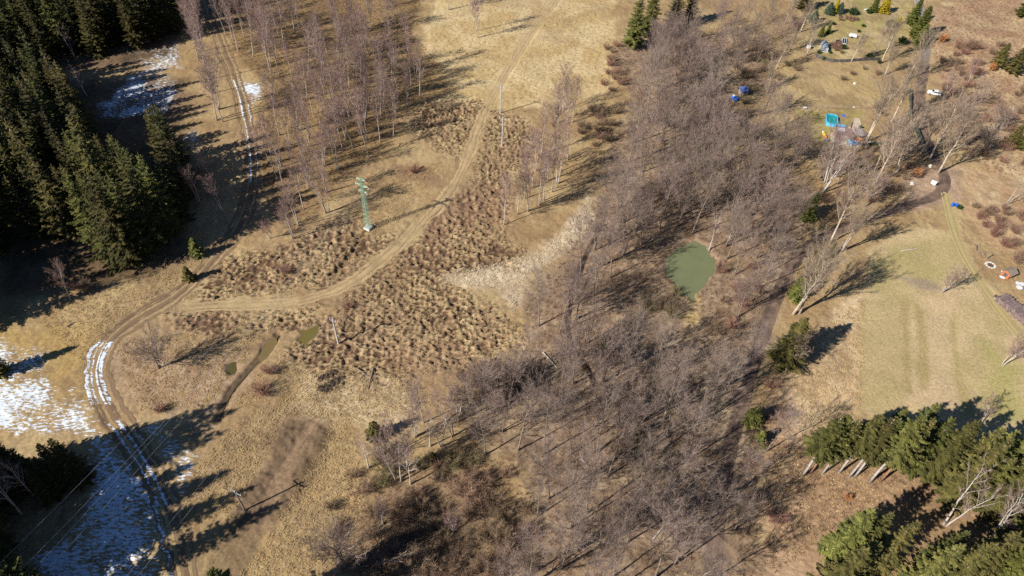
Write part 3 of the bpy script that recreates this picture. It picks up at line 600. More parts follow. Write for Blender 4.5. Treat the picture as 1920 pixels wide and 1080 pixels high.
def plant(kind, x, y, label, group=None, sc=1.0, v=None, lean=None, rz=None, place=True, sxy=None):
    v = rt.randrange(NV[kind]) if v is None else v
    name, cat = PART[kind]
    px, py = PX(x, y)
    if place:
        a, b = round(px/19.2), round(py/10.8); L = label
        lab = f'{L}, foot at {a}% across, {b}% down'
        if lab in USED: a, b = round(px/19.2, 1), round(py/10.8, 1); lab = f'{L}, at {a}% across, {b}% down'
        label = lab
    USED.add(label)
    o = thing(name, label, cat, (x, y, zat(x, y)-.05 if abs(x) < 210 and 28 < y < 305 else 0), rt.random()*6.283 if rz is None else rz, group)
    s = sc*(.92+.16*rt.random()); w = s*(sxy or (.92+.2*rt.random())); o.scale = (w, w, s)
    if cat in ('birch', 'alder', 'tree'): o.rotation_euler = (rt.gauss(0, .045), rt.gauss(0, .045), o.rotation_euler[2])
    if lean: o.rotation_euler = (lean[1], lean[0], o.rotation_euler[2]) if rz is not None else (lean[1], lean[0], 0)
    stem = 'stems' if cat in ('shrub', 'bush') else 'trunk'
    for nm, me in zip((stem, 'foliage' if cat in ('bush', 'conifer') else 'crown' if stem == 'trunk' else 'shoots'), LIB[(kind, v)]):
        link(nm, me, o)
    return o
def at(kind, px, py, label, group=None, place=True, **k):
    p = G(px, py); return plant(kind, p[0], p[1], label, group, place=place, **k)
def clear(x, y):
    ok = off_tracks(np.array([x]), np.array([y]), 2.2)[0] and seg_dist(np.array([x]), np.array([y]), LANE)[0][0] > 2.9
    return ok
PLACED = []
def free(x, y, d):
    for a, b in PLACED:
        if (a-x)**2+(b-y)**2 < d*d: return False
    PLACED.append((x, y)); return True
def many(kind, pts, label, group, **k):
    a = [float(v) for v in pts.split()]
    for px, py in zip(a[0::2], a[1::2]):
        p = G(px, py); PLACED.append((p[0], p[1])); plant(kind, p[0], p[1], label, group, **k)
def fill(kind, P, spacing, seed, label, group, dmin, hole=None, sc=(.85, 1.15), cap=999, **k):
    rg = random.Random(seed); n = 0
    for x, y in scatter(poly(P), spacing, seed, 1.1):
        if n >= cap: break
        if not clear(x, y) or (hole is not None and any(inside(np.array([x]), np.array([y]), h)[0] for h in hole)): continue
        if not free(x, y, dmin): continue
        kd = kind if isinstance(kind, str) else rg.choice(kind)
        plant(kd, x, y, label, group, sc=rg.uniform(*sc), **k); n += 1
    return n
COUNT = {}
# --- birches of the grove above the pylon
GB = 'birches of the sunny grove'
many('birch', '692 298 693 190 699 192 747 187 787 181 780 148 712 153 647 113 663 50 743 53 690 23 670 147 683 150 623 280 643 283 655 218 713 267 738 257 728 240 592 297 558 230 613 220 603 197 550 448 570 392 613 400 560 423 618 397', 'white stemmed birch in the grove above the pylon', GB)
fill('birch', '405 60 470 -20 560 -25 760 -25 748 40 770 120 800 170 720 250 650 290 610 370 560 400 520 380 500 330 512 240 508 160 440 100', 4.6, 31, 'white stemmed birch in the grove above the pylon', GB, 3.0, [poly(q) for q in ('430 150 540 150 560 210 500 250 430 240', '520 130 600 40 640 60 560 170', '700 60 760 60 770 120 690 130')], cap=108)
many('birch', '842 18 893 58 897 70', 'birch standing out on the straw meadow', 'birches on the open meadow', sc=1.0)
# --- birches by the snowy track, upper left
many('birch', '365 70 378 60 388 120 372 110 398 175 410 205 405 225 392 150 418 228 382 95 430 30 415 10', 'tall pale birch beside the snowy track', 'birches beside the snowy track', sc=1.3)
many('white_birch', '84 205 163 180 140 105', 'pinkish bare birch among the dark spruces', 'birches among the spruces', sc=.75)
many('birch', '410 365 345 345 375 380 418 398', 'birch in the shade left of the track', 'shaded birches by the track', sc=.85)
many('small_birch', '130 562', 'clump of three leaning birches on grass below the spruce edge', None, place=False, sc=1.25)
many('small_birch', '507 447 530 428', 'low birch at the shaded foot of the grove', 'low birches at the grove foot', sc=.8)
# --- birches along the reed strip
many('birch', '1055 207 1047 230 1063 232 1073 230 1015 290 1040 283 1027 338 945 422 970 402 990 396 1010 386 1000 352 1020 376 985 372 1035 360 1052 320 1065 300 1005 320 1045 345', 'birch between tussocks and alder wood', 'birches of the streamside strip')
# --- birches at the bottom
many('white_birch', '692 877 770 908 807 837 827 837', 'white forked birch at the wood foot', 'birches at the wood foot', sc=.85)
many('birch', '763 877 752 903 745 902 850 820 795 793 735 850 780 820 860 790', 'birch at the lower end of the alder wood', 'birches at the wood foot', sc=.95)
many('small_birch', '852 998 717 983', 'thin young birch among dark brushwood', 'young birches in the brushwood', sc=.8)
at('wide', 300, 690, 'bare many stemmed tree beside the bend of the muddy track', place=False, v=2, sc=.85)
at('wide', 647, 1060, 'spreading forked tree with pale twigs at the bottom edge', place=False, v=1, sc=.95)
# --- alder wood
hole = [poly('1355 150 1425 150 1425 260 1350 260'), poly('1215 470 1245 440 1352 440 1372 560 1350 710 1220 720 1120 650 1115 560 1180 500'), poly('1040 440 1100 380 1100 440 1030 490 960 600 940 540')]
GA = 'alders of the streamside wood'
many('alder', '910 853 1010 612 1070 990 1030 935 1115 800 1160 760', 'bare grey alder in the streamside wood', GA)
COUNT['alder1'] = fill('alder', '1225 110 1290 110 1330 200 1345 300 1380 330 1430 400 1480 440 1440 540 1400 640 1380 760 1345 860 1330 1000 1320 1130 950 1130 950 1020 1010 890 900 800 890 760 980 710 1030 630 1020 590 1085 500 1145 410 1175 300 1205 200', 5.0, 33, 'bare grey alder in the streamside wood', GA, 4.0, hole, cap=240)
COUNT['alder2'] = fill('alder', '1230 40 1330 30 1430 60 1480 120 1400 160 1340 140 1260 90', 7, 34, 'bare alder below the garden field', 'alders below the garden', 5, hole, sc=(.6, .8), cap=20)
COUNT['alder3'] = fill('alder', '1380 860 1450 800 1470 960 1490 1100 1380 1120 1370 1000', 9, 35, 'bare alder on the leaf strewn bank', 'alders on the leafy bank', 6, sc=(.6, .9), cap=7)
COUNT['alder4'] = fill('alder', '1360 200 1420 180 1500 300 1560 330 1540 370 1450 330 1370 320', 7, 36, 'bare alder between pond and swimming pool', 'alders below the pool', 4, hole, sc=(.7, 1), cap=14)
many('white_birch', '1403 345 1330 468 1365 455 1540 362 1546 345', 'white birch on the upper edge of the alder wood', 'birches in the upper alder wood', sc=.95)
# --- tall trees along the lane
GT = 'tall trees along the lane'
for px, py, l, v, s in ((1760, 323, 'tall pale tree standing in the gravel at the lane bend', 1, 1.0), (1742, 300, 'tall leaning tree just behind the one at the lane bend', 0, .95), (1727, 288, 'slim tall tree left of the lane bend', 2, .8),
                        (1622, 268, 'twin stemmed tall tree beside the terrace of the pool garden', 2, 1.05), (1671, 230, 'dark stemmed tall tree inside the mesh fenced plot', 0, 1.0), (1700, 150, 'tall tree crown hanging over the upper lane', 3, .8),
                        (1677, 330, 'slender tall tree above the shaded lane', 0, .9), (1640, 345, 'tall bare tree leaning over the lane between terrace and boulders', 1, .95), (1556, 455, 'tall pale tree rising beside the shaded lane', 3, 1.0), (1578, 470, 'triple stemmed tall tree at the lawn corner', 2, .85),
                        (1487, 590, 'white forked tree at the lawn edge left of its twin', 0, .95), (1499, 588, 'white forked tree at the lawn edge right of its twin', 1, .9), (1475, 695, 'thin pale tree behind the round spruce by the straw field', 2, .6),
                        (1652, 118, 'bare tree behind the curved garden fence', 0, .7), (1595, 116, 'thin bare tree at the curved garden fence', 2, .6), (1512, 105, 'thin leaning tree beside the white garden box', 0, .6), (1640, 320, 'bare tree in the thicket right below the terrace', 3, .8)):
    at('tall', px, py, l, GT, place=False, v=v, sc=s)
for px, py, l, s, v in ((1765, 548, 'three stemmed birch alone on the mown lawn', 1.0, 0), (1878, 685, 'leaning white birch cluster at the right edge of the lawn', 1.15, 2), (1841, 796, 'forked birch on the lawn above the spruces', .9, 1), (1545, 360, 'pinkish birch below the terrace', 1.2, 3),
                        (1888, 382, 'white birch at the right edge above the thicket', 1.1, 3), (1815, 155, 'thin white birch leaning beside the dark firs', 1.0, 3), (1768, 188, 'reddish birch right behind the white car', 1.2, 0), (1808, 300, 'low forked birch on the rise right of the lane bend', .7, 1),
                        (1772, 985, 'white birch rising out of the lower right spruces', 1.5, 3), (1868, 912, 'white birch leaning out of the spruces near the right edge', 1.3, 3), (1858, 1015, 'pale birch in the lower right corner', 1.4, 1), (1900, 1075, 'birch at the bottom of the right corner', 1.3, 3)):
    at('white_birch' if py > 880 or py in (360, 382) else 'small_birch', px, py, l, place=False, sc=s*.72 if py > 880 or py in (360, 382) else s, v=v)
many('wide', '1600 330 1655 305 1692 302 1570 345 1622 388 1590 292 1535 335 1805 275 1842 285 1862 245 1790 225 1822 200 1720 245', 'spreading bare tree in the thickets around the lane bend', 'bare trees around the lane bend', sc=.72)
many('tall', '1455 130 1480 95 1440 170 1500 60 1470 45 1640 100 1660 140', 'thin bare tree at the edge of the garden plots', 'bare trees at the garden plots', sc=.55)
many('wide', '905 745 935 725 960 735 880 765 930 770', 'dark spreading tree in front of the alder wood', 'bare trees before the alder wood', sc=.7)
# --- spruces, left wood
GS = 'spruces of the dark left wood'
many('spruce', '250 500 225 492 200 470 275 480 300 462 325 440 340 412 345 380 338 338 332 304 322 325 342 358', 'spruce on the front edge of the left wood', GS, sc=1.0)
COUNT['sp1'] = fill('spruce', '-200 120 -20 130 40 190 130 215 190 250 190 315 250 345 320 370 340 420 250 480 100 440 -20 480 -160 500', 4.4, 41, 'spruce inside the dark left wood', GS, 3.4, cap=150)
many('spruce', '318 50 300 66 335 28 280 78 262 92 345 12 348 38 330 62', 'shaded spruce at the far corner wood edge', 'spruces of the far corner', sc=.95)
COUNT['sp2'] = fill('spruce', '-120 -150 340 -150 330 40 250 70 200 120 120 115 -120 150', 5.0, 42, 'shaded spruce in the far left corner wood', 'spruces of the far corner', 3.6, cap=110)
at('young_spruce', 356, 525, 'small green spruce at the bend edge of the dirt track', place=False, v=2, sc=.9); at('young_spruce', 372, 480, 'shaded young spruce beside the track', place=False, v=0, sc=.9)
at('young_spruce', 2, 702, 'dark conifer at the left edge beside a snow patch', place=False, v=1, sc=1.1)
many('spruce', '20 180 45 192 70 200 95 208 -10 175 -40 170 118 216', 'tall spruce at the back of the left wood', GS, sc=1.0)
many('spruce', '-85 560 -120 590 -65 600 -140 555 -170 600 -95 530 -60 520', 'tall spruce beyond the left edge', 'spruces beyond the left edge', sc=1.0)
many('spruce', '-70 540 -110 560 -150 590 -60 580 -100 620 -180 640 -90 500 -150 530 -200 600 -55 625', 'spruce beyond the left edge shading the grass', 'spruces beyond the left edge', sc=.9)
# --- lower left, mostly in its own shade
GL = 'spruces in the lower left shade'
many('spruce', '162 905 140 912 118 918 60 905 30 890 45 930 10 940 90 915 100 935', 'dark spruce in the shaded lower left corner', GL, sc=.55)
many('spruce', '-50 950 -70 965 -120 975 -30 1000 -60 1020 -10 1040 -95 1000 -40 975 -150 1000 -85 950 -20 985', 'tall spruce beyond the lower left edge', 'spruces beyond the lower left edge', sc=1.15)
many('spruce', '-150 1100 -60 1110 20 1120 90 1160 -180 1000 -100 1130 -20 1150 -140 1010 -40 1080 -220 1080 -130 1180', 'spruce beyond the lower left edge shading the snow', GL, sc=1.15)
for tx, ty in ((872, 962), (835, 985), (785, 1010), (905, 992), (740, 1040)):
    g_ = G(tx, ty)[:2]-np.array([math.cos(SUN_TO), math.sin(SUN_TO)])*26/math.tan(SUN_EL)
    plant('spruce', g_[0], g_[1], 'spruce beyond the bottom edge shading the brushwood', 'spruces beyond the bottom edge', v=1, sc=.97)
many('white_birch', '72 935 40 965', 'pale birch stem in the shaded lower left corner', 'birches in the lower left shade', sc=1.0)
# --- spruces, lower right
GR = 'spruces of the lower right wood'
many('stem_spruce', '1505 892 1520 886 1542 888 1573 887 1592 894 1603 894 1630 905 1651 902', 'spruce with bare lower stem facing the leaf litter', GR)
many('green_spruce', '1625 862 1668 868 1705 880 1735 895 1780 905 1815 900 1850 905 1770 945 1815 942 1885 930 1920 925 1850 965 1905 985 1880 1045 1925 1040', 'green spruce in the lower right wood', GR)
many('green_spruce', '1555 1050 1600 1040 1625 1075 1575 1095 1545 1115 1725 1075 1760 1105 1800 1085 1690 1120', 'green spruce at the bottom of the right wood', 'spruces at the bottom right', sc=.95)
at('conifer_olive', 1880, 1095, 'yellowish conifer at the bottom right edge', place=False, sc=1.7)
# --- single conifers
for kd, px, py, l, s, v in (('green_spruce', 1186, 92, 'big dense green spruce at the upper wood edge', .95, 3), ('spruce', 1215, 70, 'dark spruce hidden behind the big green one', .8, 0), ('spruce', 1262, 55, 'dark spruce at the top edge of the wood', .75, 2), ('spruce', 1290, 45, 'second dark spruce at the top edge of the wood', .7, 4),
                            ('green_spruce', 1468, 682, 'broad green spruce at the edge of the straw field', .85, 5), ('young_spruce', 1490, 560, 'young spruce beneath the forked white trees', .9, 1), ('young_spruce', 1556, 478, 'young spruce in the hedge at the lawn corner', .6, 0), ('young_spruce', 1408, 795, 'small spruce beside the shaded lane', .85, 0), ('young_spruce', 1420, 832, 'lower small spruce beside the shaded lane', .8, 2),
                            ('young_spruce', 1512, 412, 'dark spruce above the shaded lane', 1.1, 1), ('young_spruce', 1132, 668, 'spruce half hidden among alders left of the pond', .9, 1), ('young_spruce', 1192, 822, 'small spruce under the alders right of centre', .7, 0), ('young_spruce', 705, 822, 'young spruce among birches at the lower wood edge', .9, 0), ('young_spruce', 812, 862, 'small spruce under birches at the wood foot', .5, 2)):
    at(kd, px, py, l, place=False, sc=s, v=v, sxy=1.35 if 'spruce' in kd and py < 100 or px == 1468 else 1.15)
# --- garden plants, top right
for kd, px, py, l, s in (('conifer_gold', 1656, 24, 'round bright yellow conifer in the top garden', .95), ('conifer_olive', 1637, 22, 'olive conifer left of the bright yellow one', .8), ('conifer_olive', 1718, 70, 'tall olive hedge conifer beside the upper lane', 1.5), ('conifer_olive', 1708, 45, 'olive hedge conifer at the top of the lane', 1.2), ('conifer_olive', 1722, 85, 'lowest olive hedge conifer beside the upper lane', 1.1), ('conifer_gold', 1684, 45, 'small yellow conifer behind the lane hedge', .5),
                         ('thuja', 1564, 25, 'narrow golden thuja between two blue conifers', 1.1), ('conifer_blue', 1553, 26, 'blue grey conifer left of the golden thuja', 1.0), ('conifer_blue', 1573, 25, 'blue grey conifer right of the golden thuja', .9), ('spruce', 1506, 18, 'dark garden spruce at the top edge', .42), ('conifer_blue', 1524, 42, 'grey green conifer left in the garden', .9),
                         ('conifer_olive', 1538, 68, 'dark round conifer above the greenhouse', .55), ('conifer_olive', 1552, 62, 'small olive conifer above the greenhouse', .5), ('laurel', 1598, 27, 'round clipped bush beside the garden path', 1.2), ('laurel', 1669, 50, 'dark broad evergreen bush below the lane hedge', 1.5), ('laurel', 1628, 25, 'low bush beside the white garden table', .8), ('laurel', 1563, 46, 'tiny round bush on the garden grass', .6),
                         ('laurel', 1690, 82, 'evergreen bush below the olive hedge', 1.1), ('laurel', 1580, 92, 'low evergreen bush behind the greenhouse', .7), ('laurel', 1630, 108, 'evergreen bush behind the curved fence', 1.0), ('laurel', 1798, 391, 'small bright bush beside the blue barrels', .7),
                         ('green_spruce', 1868, 125, 'dark green fir right of the brown slope', .5), ('green_spruce', 1895, 138, 'broad dark fir at the right edge', .5), ('spruce', 1918, 30, 'dark conifer at the top right edge', .5), ('green_spruce', 1893, 275, 'green conifer at the right edge above the thicket', .42), ('green_spruce', 1915, 282, 'right hand green conifer at the right edge', .42), ('beech', 1765, 78, 'copper leaved sapling on the brown slope', 1.0), ('beech', 1222, 62, 'copper leaved sapling beside the big green spruce', .9), ('beech', 1858, 132, 'copper leaved sapling before the dark fir', .9), ('beech', 1717, 330, 'copper leaved sapling in the lane thicket', .9), ('beech', 1588, 935, 'orange leaved sapling in the leaf litter', .5)):
    at(kd, px, py, l, 'garden plants' if py < 115 and px < 1730 else None, place=False, sc=s, sxy=1.9 if kd.endswith('spruce') else None)
# --- shrubs
def shrubs(kind, P, sp, seed, label, group, cap, sc=(.7, 1.2)): COUNT[label] = fill(kind, P, sp, seed, label, group, 1.6, [poly('1253 500 1262 470 1290 455 1345 490 1330 530 1300 545')], sc, cap)
shrubs(['shrub_dark', 'shrub_brown', 'shrub_brown'], '690 950 740 890 900 880 950 960 940 1100 690 1100 675 1010', 3.4, 51, 'dark bare shrub in the shaded brushwood', 'shrubs of the brushwood', 80, (.8, 1.5))
shrubs(['shrub_brown', 'shrub_dark'], '870 890 960 870 990 930 1000 1080 950 1080 940 950', 4.2, 63, 'brown shrub between brushwood and alders', 'shrubs between brushwood and alders', 16, (.7, 1.3))
shrubs(['shrub_brown', 'shrub_dark'], '620 900 690 870 680 960 660 1060 620 1060', 5.0, 64, 'low brown shrub left of the brushwood', 'shrubs left of the brushwood', 10, (.6, 1.0))
shrubs(['shrub_brown', 'shrub_olive'], '650 870 760 850 900 860 860 900 720 920', 2.8, 52, 'olive brown shrub under the lower birches', 'shrubs under the birches', 30, (.9, 1.5))
shrubs(['shrub_red', 'shrub_brown'], '1755 60 1930 10 1930 110 1850 110 1830 190 1930 170 1930 330 1850 320 1790 250 1760 150', 6, 53, 'reddish shrub on the slope right of the lane', 'shrubs on the right slope', 50)
shrubs(['shrub_brown', 'shrub_red'], '1820 370 1930 380 1930 520 1890 490 1850 450', 4, 54, 'reddish brown shrub above the little hut', 'shrubs above the hut', 26)
shrubs(['shrub_brown', 'shrub_dark', 'shrub_red'], '1600 290 1700 300 1745 345 1680 375 1600 400 1560 420 1530 370', 4, 55, 'tangled shrub above the shaded lane', 'shrubs above the lane', 34)
shrubs(['shrub_brown', 'shrub_olive'], '1380 130 1470 60 1500 130 1440 180 1400 230 1380 180', 5, 56, 'brown shrub left of the garden field', 'shrubs by the garden field', 20)
shrubs(['shrub_brown', 'shrub_red'], '1400 640 1500 690 1490 740 1440 880 1500 990 1420 1090 1380 900', 6, 57, 'brown shrub right of the shaded lane', 'shrubs on the leafy bank', 26)
shrubs(['shrub_olive', 'shrub_dark'], '1205 560 1270 545 1295 575 1270 610 1215 590', 2.6, 58, 'dense brown willow shrub at the pond edge', 'willow shrubs at the pond', 14, (.9, 1.3))
shrubs(['shrub_brown', 'shrub_red'], '1130 60 1160 80 1170 150 1130 190', 4, 59, 'russet shrub along the meadow edge', 'shrubs along the meadow edge', 12)
shrubs(['shrub_brown', 'shrub_dark'], '860 700 980 690 1000 740 900 760', 2.8, 60, 'dark shrub in front of the alder wood', 'shrubs before the alder wood', 24, (1.0, 1.5))
shrubs(['shrub_red', 'shrub_brown'], '1300 470 1420 440 1460 480 1400 600 1340 640 1350 540', 5.5, 61, 'reddish shrub between pond and lane', 'shrubs right of the pond', 22)
shrubs(['shrub_brown', 'shrub_dark'], '1100 200 1160 210 1150 270 1060 290 1090 240', 4, 62, 'brown shrub beside the streamside birches', 'shrubs beside the birch strip', 12)
many('shrub_red', '535 510 508 700 495 735 300 770 778 322 655 575', 'low russet shrub in the wet field', 'shrubs in the wet field', sc=.9)
many('shrub_brown', '1568 95 1578 100 1598 140 1580 150 1655 215 1645 140 1595 40 1575 38 1490 40 1500 45 1620 130', 'brown garden shrub', 'garden shrubs', sc=.7)
many('shrub_red', '1588 36 1596 37 1604 38 1492 50 1500 42 1488 36 1570 86 1574 92 1566 90 1665 62', 'russet garden shrub', 'russet garden shrubs', sc=.75)
many('laurel', '1560 30 1575 33 1530 30 1610 60 1648 118 1545 112 1535 100 1650 20 1618 50 1556 100', 'low green garden bush', 'low garden bushes', sc=.45)
many('shrub_dark', '345 400 362 365 380 330 352 300 150 540 165 545', 'dark bare shrub at the edge of the spruce shade', 'shrubs at the spruce edge', sc=1.0)
# --- the bent birch lying over the brushwood
b = thing('fallen_birch', 'white birch bent down almost flat over the brushwood', 'birch', (0, 0, 0))
P0, P1, P2, P3 = G(655, 1066, .3), G(705, 1058, .9), G(745, 1045, 1.6), G(785, 1032, 2.0)
MB().tube(smooth([P0, P1, P2, P3], 1), np.linspace(.16, .05, 8)[:len(smooth([P0, P1, P2, P3], 1))], 5).obj('trunk', M['birch_bark'], b, True)
fb = MB()
for a, e in (((745, 1045), (778, 1022)), ((760, 1040), (765, 1018)), ((730, 1050), (775, 1056))): fb.tube([G(*a, 1.6), G((a[0]+e[0])/2, (a[1]+e[1])/2, 2.4), G(*e, 2.8)], [.06, .04, .015], 3)
fb.obj('limbs', M['birch_bark'], b)

# ------------------------------------------------------------------ power line
green = mat('pylon_green_paint', (.36, .55, .40), .6, .15, 2.0); conc = mat('concrete', (.55, .53, .50), .85, .15, 2.0); steel = mat('galvanised_steel', (.45, .46, .48), .5, .15, 2.0, metallic=.4)
wood_d = mat('tarred_wood', (.30, .24, .20), .8, .3, 2.0); porc = mat('porcelain', (.75, .72, .72), .3, .1, 2.0, spec=.5); wirem = mat('conductor', (.55, .55, .56), .5, .1, 1.0)
p0 = G(691, 428); HT = 15.9; line_dir = math.atan2(*(G(300, 800)[:2]-p0[:2])[::-1]); AX = line_dir+math.pi/2
py_ = thing('lattice_pylon', 'green steel lattice pylon on a concrete footing in the grass', 'pylon', tuple(p0), AX)
MB().box((0, 0, .2), (2.0, 2.0, .7), 0, 0, .85).obj('footing', conc, py_)
m_ = MB(); zs = np.linspace(.5, HT, 13); hw = lambda z: .62-.40*(z/HT)
for sx in (1, -1):
    for sy in (1, -1): m_.bar((sx*hw(.3), sy*hw(.3), .3), (sx*hw(HT), sy*hw(HT), HT), .06)
for a, b_ in zip(zs[:-1], zs[1:]):
    for k, (u, v) in enumerate((((1, 1), (1, -1)), ((1, -1), (-1, -1)), ((-1, -1), (-1, 1)), ((-1, 1), (1, 1)))):
        m_.bar((u[0]*hw(a), u[1]*hw(a), a), (v[0]*hw(b_), v[1]*hw(b_), b_), .035); m_.bar((v[0]*hw(a), v[1]*hw(a), a), (u[0]*hw(b_), u[1]*hw(b_), b_), .035)
m_.obj('lattice_mast', green, py_)
ARMS = ((15.7, 1.25), (13.9, 1.9), (12.1, 1.1))
for z, L in ARMS:
    a_ = MB()
    for s in (1, -1):
        for sy in (.2, -.2): a_.bar((s*.2, sy, z), (s*L, 0, z+.05), .05); a_.bar((s*.2, sy, z-.5), (s*L, 0, z+.05), .04)
        a_.bar((s*.2, .2, z), (s*L*.6, -.08, z), .035)
    arm = a_.obj('crossarm', green, py_)
    for s in (1, -1): MB().tube([(s*L, 0, z), (s*L, 0, z-.2), (s*L, 0, z-.25), (s*L, 0, z-.6)], [.05, .05, .09, .09], 6).obj('insulator', porc, arm)
ca, sa = math.cos(AX), math.sin(AX)
def arm_w(s, L, z): return np.array([p0[0]+s*L*ca, p0[1]+s*L*sa, z-.6])
def wire(a, b, label, sag=1.2, r=.022, group=None):
    t = np.linspace(0, 1, 22)[:, None]; P = a+(b-a)*t; P[:, 2] -= (4*sag*t*(1-t))[:, 0]
    tag(MB().tube(P, r, 4).obj('overhead_wire', wirem), label, 'wire', group)
for k, (s, L, z, ex, ey, l) in enumerate(((1, 1.9, 13.9, 18, 1090, 'right hand upper wire running from the pylon over the snow'), (-1, 1.9, 13.9, -25, 1080, 'left hand upper wire running from the pylon over the snow'),
                                          (1, 1.1, 12.1, 60, 1100, 'right hand lower wire running from the pylon over the snow'), (-1, 1.1, 12.1, 38, 1095, 'left hand lower wire running from the pylon over the snow'))):
    wire(arm_w(s, L, z), G(ex, ey, 13), l, 2.0, group='wires from the pylon')
def pole(px, py, h, label, m, r=.15, rz=0, three=True, arm=1.0):
    p = G(px, py); o = thing('utility_pole', label, 'utility pole', (p[0], p[1], zat(p[0], p[1])-.02), rz, 'poles of the small power line')
    MB().tube([(0, 0, -.3), (0, 0, h)], [r*1.15, r*.75], 8).obj('pole', m, o)
    a = MB(); a.box((0, 0, h-.35), (2*arm+.2, .12, .12)); a.bar((-arm*.6, 0, h-.38), (0, 0, h-1.1), .03); a.bar((arm*.6, 0, h-.38), (0, 0, h-1.1), .03)
    am = a.obj('crossarm', steel, o)
    for x in (-arm, 0, arm) if three else (-arm, arm):
        z = h+.0 if x == 0 else h-.29
        MB().tube([(x, 0, z-.02), (x, 0, z+.12), (x, 0, z+.2), (x, 0, z+.55)], [.04, .09, .10, .06], 6).obj('insulator', porc, am)
    return p
LR = line_dir+math.pi/2
pole(938, 212.5, 9.4, 'thin pale concrete pole beside the path at the meadow edge', conc, .17, LR); pole(941.3, 274, 9.2, 'thin pale concrete pole with three white insulators in the tussocks', conc, .17, LR)
pp = pole(634, 642, 8.0, 'white concrete pole beside the olive water hole', conc, .19, LR, arm=.8); pole(459.4, 956.6, 7.2, 'short wooden pole with three white insulators near the bottom track', wood_d, .17, LR, arm=1.3)
for sg, ex, l in ((-1, 225, 'left wire running from the concrete pole to the bottom edge'), (1, 246, 'right wire running from the concrete pole to the bottom edge')):
    wire(np.array([pp[0]+sg*.8*math.cos(LR), pp[1]+sg*.8*math.sin(LR), 8.2]), G(ex, 1095, 8), l, .8, .02, 'wires from the concrete pole')

# ------------------------------------------------------------------ garden and field objects
def heading(a, b): d = G(*b)-G(*a); return math.atan2(d[1], d[0]), float(np.linalg.norm(d[:2]))
paint_w = mat('white_paint', (.80, .80, .79), .4, .05, 2, spec=.4); glass_d = mat('dark_glass', (.03, .035, .045), .08, .1, 1, spec=.6); rubber = mat('rubber', (.03, .03, .03), .8, .2, 3)
blue_p = mat('blue_plastic', (.02, .14, .62), .45, .15, 2); lblue = mat('light_blue_vinyl', (.10, .45, .78), .35, .15, 2); aqua = mat('pool_water', (.015, .30, .30), .08, .3, .7, spec=.5)
tarp_g = mat('grey_tarp', (.42, .38, .38), .6, .2, 1.5); tarp_b = mat('blue_tarp', (.05, .32, .72), .5, .2, 1.5); orange = mat('orange_plastic', (.80, .22, .02), .45, .1, 2); yellow = mat('yellow_plastic', (.75, .55, .02), .45, .1, 2)
mauve = mat('mauve_boards', (.27, .17, .17), .8, .25, 2); plank = mat('weathered_planks', (.36, .30, .26), .85, .25, 2); darkb = mat('dark_boards', (.11, .10, .10), .8, .25, 2); stone = mat('pale_stone', (.58, .54, .49), .9, .2, 1.5, bump=.3)
net = mat('green_netting', (.03, .065, .05), .8, .3, 2); brick = mat('red_boards', (.46, .17, .07), .8, .2, 3); roofb = mat('brown_roof_felt', (.30, .235, .18), .85, .2, 2); logm = mat('firewood', (.27, .20, .185), .9, .35, 1.2); soil = mat('garden_soil', (.14, .09, .06), .95, .3, 2); poly_m = mat('polycarbonate', (.45, .52, .60), .18, .12, 2, spec=.6); lime = mat('pale_paving', (.55, .45, .34), .9, .2, 1)
def rrect(a, b, r, n=6):
    P = []
    for cx, cy, t0 in ((a-r, b-r, 0), (-a+r, b-r, 90), (-a+r, -b+r, 180), (a-r, -b+r, 270)):
        for k in range(n+1): t = rad(t0+90*k/n); P.append((cx+r*math.cos(t), cy+r*math.sin(t)))
    return np.array(P)
def up(px, py, k=12, dx=0):
    """rotation that turns local +Y away from the viewer at that spot"""
    d = G(px+dx-k*.08, py-k)-G(px, py+k); return math.atan2(d[1], d[0])-math.pi/2
# swimming pool
p = G(1558, 229); o = thing('swimming_pool', 'light blue above ground swimming pool full of turquoise water', 'pool', (p[0], p[1], 0), up(1558, 229))
R_ = rrect(1.7, 2.9, 1.2); Rin = rrect(1.52, 2.7, 1.05)
MB().prism(R_, -.05, 1.0).obj('wall', lblue, o); MB().tube(np.c_[np.vstack([R_, R_[:2]])*.985, np.full(len(R_)+2, 1.06)], .14, 6).obj('rim', lblue, o, True)
MB().prism(Rin, 1.0, 1.012).obj('water', aqua, o)
ld_ = MB()
for s in (-.25, .25): ld_.tube([(-1.95, s-1.2, 0), (-1.85, s-1.2, 1.35), (-1.6, s-1.2, 1.35), (-1.55, s-1.2, .9)], .03, 5)
for z in (.3, .6, .9): ld_.bar((-1.93, -1.45, z), (-1.93, -.95, z), .025)
ld_.obj('ladder', steel, o)
# kayak
a_, L_ = heading((1541, 246), (1550, 262)); p = G(1545, 254)
o = thing('kayak', 'orange and yellow kayak with white bow lying left of the terrace', 'kayak', (p[0], p[1], zat(p[0], p[1])), a_)
t = np.linspace(-1, 1, 11); r_ = .42*(1-np.abs(t)**2.5)+.03
def hull(t0, t1, mm, nm):
    k = np.linspace(t0, t1, 7); q = MB().tube(np.c_[k*1.9, k*0, .3+.12*np.abs(k)**2], .42*(1-np.abs(k)**2.5)+.03, 8); q.obj(nm, mm, o, True)
hull(-1, -.4, paint_w, 'bow'); hull(-.4, .3, yellow, 'hull'); hull(.3, 1, orange, 'stern'); MB().lump((.05, 0, .62), (.5, .22, .1), 3).obj('cockpit', rubber, o)
